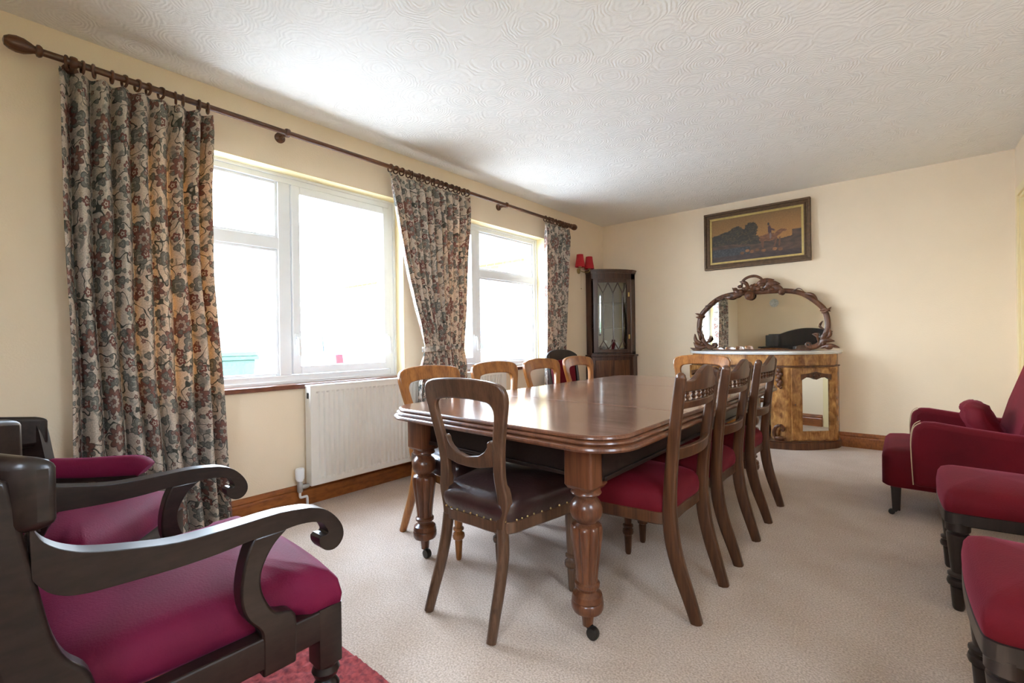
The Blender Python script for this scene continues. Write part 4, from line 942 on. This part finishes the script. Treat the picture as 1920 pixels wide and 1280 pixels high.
# ------------------------------------------------------------------ marble-topped chiffonier and its mirror
CX = 1.755
sb = thing('marble_topped_cabinet', (CX, 0, 0), 0, 'serpentine burr walnut side cabinet with white marble top and mirrored doors', 'cabinet')
def half(pts): return [(-x, y) for x, y in pts[::-1] if x > 0]+pts
def sbplan(o=0, centre=4.68):
    h = [(0, centre-o), (.10, centre+.01-o), (.20, 4.70-o*1.0), (.275, 4.715-o), (.34, 4.735-o), (.406, 4.775-o), (.47, 4.825-o*.9), (.535, 4.89-o*.7), (.60, 4.975-o*.5), (.64+o*.7, 5.06), (.65+o, YF-.003)]
    c_ = [tuple(q) for q in cat(h, 3)]; return half(c_)
def sbprism(bm, plan, z0, z1): prism(bm, plan, lambda p, s: Vector((p[0], p[1], z0+(z1-z0)*s)))
bm = NB(); sbprism(bm, sbplan(.018), .842, .852); sbprism(bm, sbplan(.026), .852, .868); mesh('marble_top', bm, M['marble'], sb, bevel=.004)
bm = NB(); sbprism(bm, sbplan(-.012), .742, .842); mesh('frieze', bm, M['burr'], sb, smooth=50, bevel=.003)
bm = NB(); sbprism(bm, sbplan(.004), .728, .742); sbprism(bm, sbplan(.012), .0, .062); sbprism(bm, sbplan(.004), .062, .075); mesh('plinth', bm, M['walnut'], sb, smooth=50, bevel=.004)
# pedestals: each side, concave inner face
for s in (-1, 1):
    h = [(.13, 4.93), (.15, 4.83), (.19, 4.76), (.24, 4.728), (.29, 4.722), (.31, 4.722), (.62, 4.985), (.642, 5.06), (.645, YF-.004), (.13, YF-.004)]
    bm = NB(); sbprism(bm, [(s*x, y) for x, y in h], .075, .728); pdm = mesh('pedestal', bm, M['burr'], sb, smooth=50)
    # door on the straight chord
    A, B = Vector((.330, 4.737)), Vector((.628, 4.998)); d = (B-A); L = d.length; d.normalize(); nn = Vector((d.y, -d.x))
    def dp(u, z, o): q = A+d*u+nn*o; return Vector((s*q.x, q.y, z))
    bm = NB()
    for (u0, u1, z0, z1) in ((0, .095, .085, .720), (L-.06, L+.0, .085, .720), (.095, L-.06, .085, .165), (.095, L-.06, .655, .720)):
        prism(bm, [(u0, z0), (u1, z0), (u1, z1), (u0, z1)], lambda p, q: dp(p[0], p[1], .002+.014*q))
    dd = mesh('mirrored_door', bm, M['burr'], sb, smooth=0, bevel=.003)
    bm = NB(); prism(bm, [(.070, .16), (L-.055, .16), (L-.055, .66), (.070, .66)], lambda p, q: dp(p[0], p[1], .003+.003*q)); mesh('mirror_glass', bm, M['mirror'], dd, smooth=0)
    bm = NB(); um = (.095+L-.06)/2; hw_ = (L-.155)/2
    top = [(um-hw_-.012, .665), (um-hw_*.6, .672), (um-hw_*.2, .682), (um, .688), (um+hw_*.2, .682), (um+hw_*.6, .672), (um+hw_+.012, .665)]
    bot = [(um-hw_-.012, .615), (um-hw_*.75, .640), (um-hw_*.35, .636), (um, .618), (um+hw_*.35, .636), (um+hw_*.75, .640), (um+hw_+.012, .615)]
    plate(bm, top, bot, lambda p, q: dp(p[0], p[1], .012+.014*q))
    for k in (-1, 0, 1): ball(bm, dp(um+k*.022, .652, .026), .014, (1, .6, 1))
    mesh('carved_cresting', bm, M['walnut'], dd, bevel=.003)
    bm = NB(); ball(bm, dp(.03, .40, .016), .005); mesh('keyhole', bm, M['black'], dd)
    # carved fruit drop and foot leaf on the front stile
    bm = NB()
    for (dx, z, r_) in ((0, .70, .022), (-.012, .672, .018), (.014, .668, .017), (0, .645, .022), (-.008, .612, .021), (.010, .596, .019), (0, .572, .022), (.012, .552, .015)): ball(bm, (s*(.245+dx), 4.708, z), r_, (.95, .7, 1.15), 12)
    mesh('fruit_carving', bm, M['walnut'], sb, smooth=60)
    bm = NB(); sweep(bm, cat([(s*.215, 4.72, .085), (s*.20, 4.705, .14), (s*.215, 4.695, .19), (s*.25, 4.695, .215), (s*.275, 4.70, .19), (s*.262, 4.705, .165)], 4), .03, [.028, .026, .02, .014]); ball(bm, (s*.245, 4.705, .10), .04, (1.1, .5, .45)); mesh('leaf_carving', bm, M['walnut'], sb, smooth=60)
bm = NB(); box(bm, -.132, .132, 4.86, 4.87, .075, .728); mesh('recess_panel', bm, M['walnut'], sb, smooth=0)
bm = NB(); box(bm, -.11, .11, 4.856, 4.86, .12, .39); box(bm, -.11, .11, 4.856, 4.86, .43, .69); mesh('mirror_glass', bm, M['mirror'], sb, smooth=0)
bm = NB(); sbprism(bm, [(-.13, 4.865), (.13, 4.865), (.15, 4.83), (.08, 4.74), (-.08, 4.74), (-.15, 4.83)], .40, .418); mesh('shelf', bm, M['walnut'], sb, smooth=0, bevel=.003)
bm = NB(); xs = [-.19+.38*i/14 for i in range(15)]; plate(bm, [(x, .73) for x in xs], [(x, .655+.06*math.cos(x/.19*PI/2)**1.5) for x in xs], lambda p, q: Vector((p[0], 4.725+.2*(p[0])**2*4+.012*q, p[1]))); mesh('arched_apron', bm, M['burr'], sb, bevel=.002)

mr = thing('overmantel_mirror', (0, 0, 0), 0, 'wide arched mirror with carved leafy walnut frame on the marble top', 'mirror')
MY = 5.10
Rh = [(0, 1.447), (.12, 1.447), (.24, 1.440), (.34, 1.418), (.42, 1.374), (.50, 1.302), (.545, 1.244), (.568, 1.160), (.568, 1.065), (.535, .972), (.49, .915), (.43, .897)]
fr = [tuple(q) for q in cat(Rh, 5)]
path = [(CX-x, MY, z) for x, z in fr[::-1]]+[(CX+x, MY, z) for x, z in fr[1:]]
bm = NB(); sweep(bm, path, .034, .048, side=(0, 1, 0), n=12, sq=2.2); mesh('frame', bm, M['walnut'], mr, smooth=50)
bm = NB(); prism(bm, [(x, z) for x, _, z in path]+[(CX+.43, .872), (CX-.43, .872)], lambda p, s: Vector((p[0], MY+.008+.006*s, p[1]))); mesh('mirror_glass', bm, M['mirror'], mr, smooth=0)
bm = NB(); box(bm, CX-.44, CX+.44, MY-.012, MY+.02, .869, .880); mesh('base_rail', bm, M['walnut'], mr, smooth=0, bevel=.003)
for s in (-1, 1):
    bm = NB()
    sweep(bm, cat([(CX+s*.44, MY-.01, .900), (CX+s*.415, MY-.01, .905), (CX+s*.402, MY-.01, .922), (CX+s*.412, MY-.01, .938), (CX+s*.430, MY-.01, .936), (CX+s*.432, MY-.01, .922)], 4), .03, [.024, .022, .016], side=(0, 1, 0))
    def leaf(a, b_, w_, tip=.004, arch=.03):
        a, b_ = Vector((CX+s*a[0], MY-.014, a[1])), Vector((CX+s*b_[0], MY-.02, b_[1])); m_ = (a+b_)/2; pr = Vector((-(b_.z-a.z), 0, b_.x-a.x)).normalized()*arch; m_ += pr; m_.y -= .015
        sweep(bm, cat([a, m_, b_], 5), .022, [w_*.6, w_*1.35, w_*1.1, tip], side=(0, 1, 0), n=8, sq=2)
    # foot foliage
    leaf((.52, .898), (.66, .896), .030, arch=.02); leaf((.50, .91), (.625, .955), .04, arch=.03); leaf((.53, .93), (.61, 1.045), .035); leaf((.56, .98), (.585, 1.07), .028, arch=-.02)
    leaf((.50, .95), (.455, 1.02), .018, arch=-.02); leaf((.455, 1.02), (.49, .985), .014); ball(bm, (CX+s*.58, MY-.02, .905), .028, (1.2, .8, 1), 12); ball(bm, (CX+s*.54, MY-.02, .935), .022, seg=12)
    leaf((.545, 1.06), (.532, 1.14), .012, arch=.03)
    # shoulder ties
    leaf((.52, 1.235), (.595, 1.225), .024, arch=.012); leaf((.53, 1.215), (.60, 1.262), .02, arch=-.01)
    leaf((.40, 1.400), (.50, 1.335), .022, arch=.02); leaf((.30, 1.43), (.40, 1.412), .008, arch=.03)
    mesh('carved_foliage', bm, M['walnut'], mr, smooth=60)
bm = NB(); s = 1
sweep(bm, cat([(CX-.145, MY-.02, 1.50), (CX-.13, MY-.025, 1.565), (CX-.075, MY-.03, 1.600), (CX-.01, MY-.03, 1.602), (CX+.04, MY-.025, 1.57), (CX+.055, MY-.02, 1.53)], 5), .028, [.018, .026, .028, .024, .016], side=(0, 1, 0))
ball(bm, (CX-.07, MY-.03, 1.415), .048, (1, .5, .95), 16); ball(bm, (CX-.07, MY-.052, 1.415), .026, (1, .5, .95), 12)
for (a, b_, w_, ar_) in (((-.10, 1.47), (-.23, 1.505), .045, .03), ((-.14, 1.46), (-.27, 1.455), .045, .03), ((-.18, 1.45), (-.31, 1.415), .045, .02), ((-.02, 1.48), (.15, 1.553), .045, .03), ((.05, 1.47), (.20, 1.508), .05, .03), ((.10, 1.455), (.235, 1.425), .05, .035),
                      ((-.08, 1.50), (-.16, 1.56), .03, -.02), ((.0, 1.50), (.08, 1.53), .04, .02), ((-.05, 1.46), (-.02, 1.53), .05, .0)): leaf(a, b_, w_, arch=ar_)
for k in range(26): ball(bm, (CX+random.gauss(-.03, .085), MY-.02-random.random()*.02, 1.475+random.uniform(-.02, .045)), random.uniform(.012, .022), (1.2, .8, .9), 8)
ball(bm, (CX+.205, MY-.025, 1.43), .026, (1, .8, 1.1), 12)
mesh('carved_cresting', bm, M['walnut'], mr, smooth=60)

# ------------------------------------------------------------------ behind the camera, seen in the mirror
rs = thing('rear_sideboard', (1.35, YB+.01, 0), 0, 'dark sideboard with raised curved back, seen reflected in the arched mirror', 'sideboard')
bm = NB(); box(bm, -.80, .80, .02, .44, .0, .78); mesh('carcass', bm, M['blackwood'], rs, smooth=0, bevel=.01)
bm = NB(); box(bm, -.84, .84, .0, .47, .78, .81); mesh('top', bm, M['blackwood'], rs, smooth=0, bevel=.006)
bm = NB(); xs = [-.72+1.44*i/36 for i in range(37)]
plate(bm, [(x, 1.07+.115*max(0, math.cos(x/.50*PI/2) if abs(x) < .5 else 0)**.9) for x in xs], [(x, .81) for x in xs], lambda p, q: Vector((p[0], .02+.05*q, p[1]))); mesh('backboard', bm, M['blackwood'], rs, bevel=.006)
for s in (-1, 1):
    bm = NB(); box(bm, s*.62-.12, s*.62+.12, .07, .26, .81, 1.05); mesh('glove_box', bm, M['blackwood'], rs, smooth=0, bevel=.01)
    bm = NB(); box(bm, s*.40-.34, s*.40+.34, .44, .452, .08, .70); mesh('cupboard_door', bm, M['blackwood'], rs, smooth=0, bevel=.006)
bm = NB(); lathe(bm, [(.004, .0), (.03, .004), (.055, .008), (.085, .022), (.088, .026), (.08, .024), (.05, .012), (.004, .010)], (.735, YB+.002, 1.735), 32, 'y'); tag(mesh('wall_plate', bm, M['whiteplate']), 'small round blue and white plate on the wall, seen in the arched mirror', 'plate')
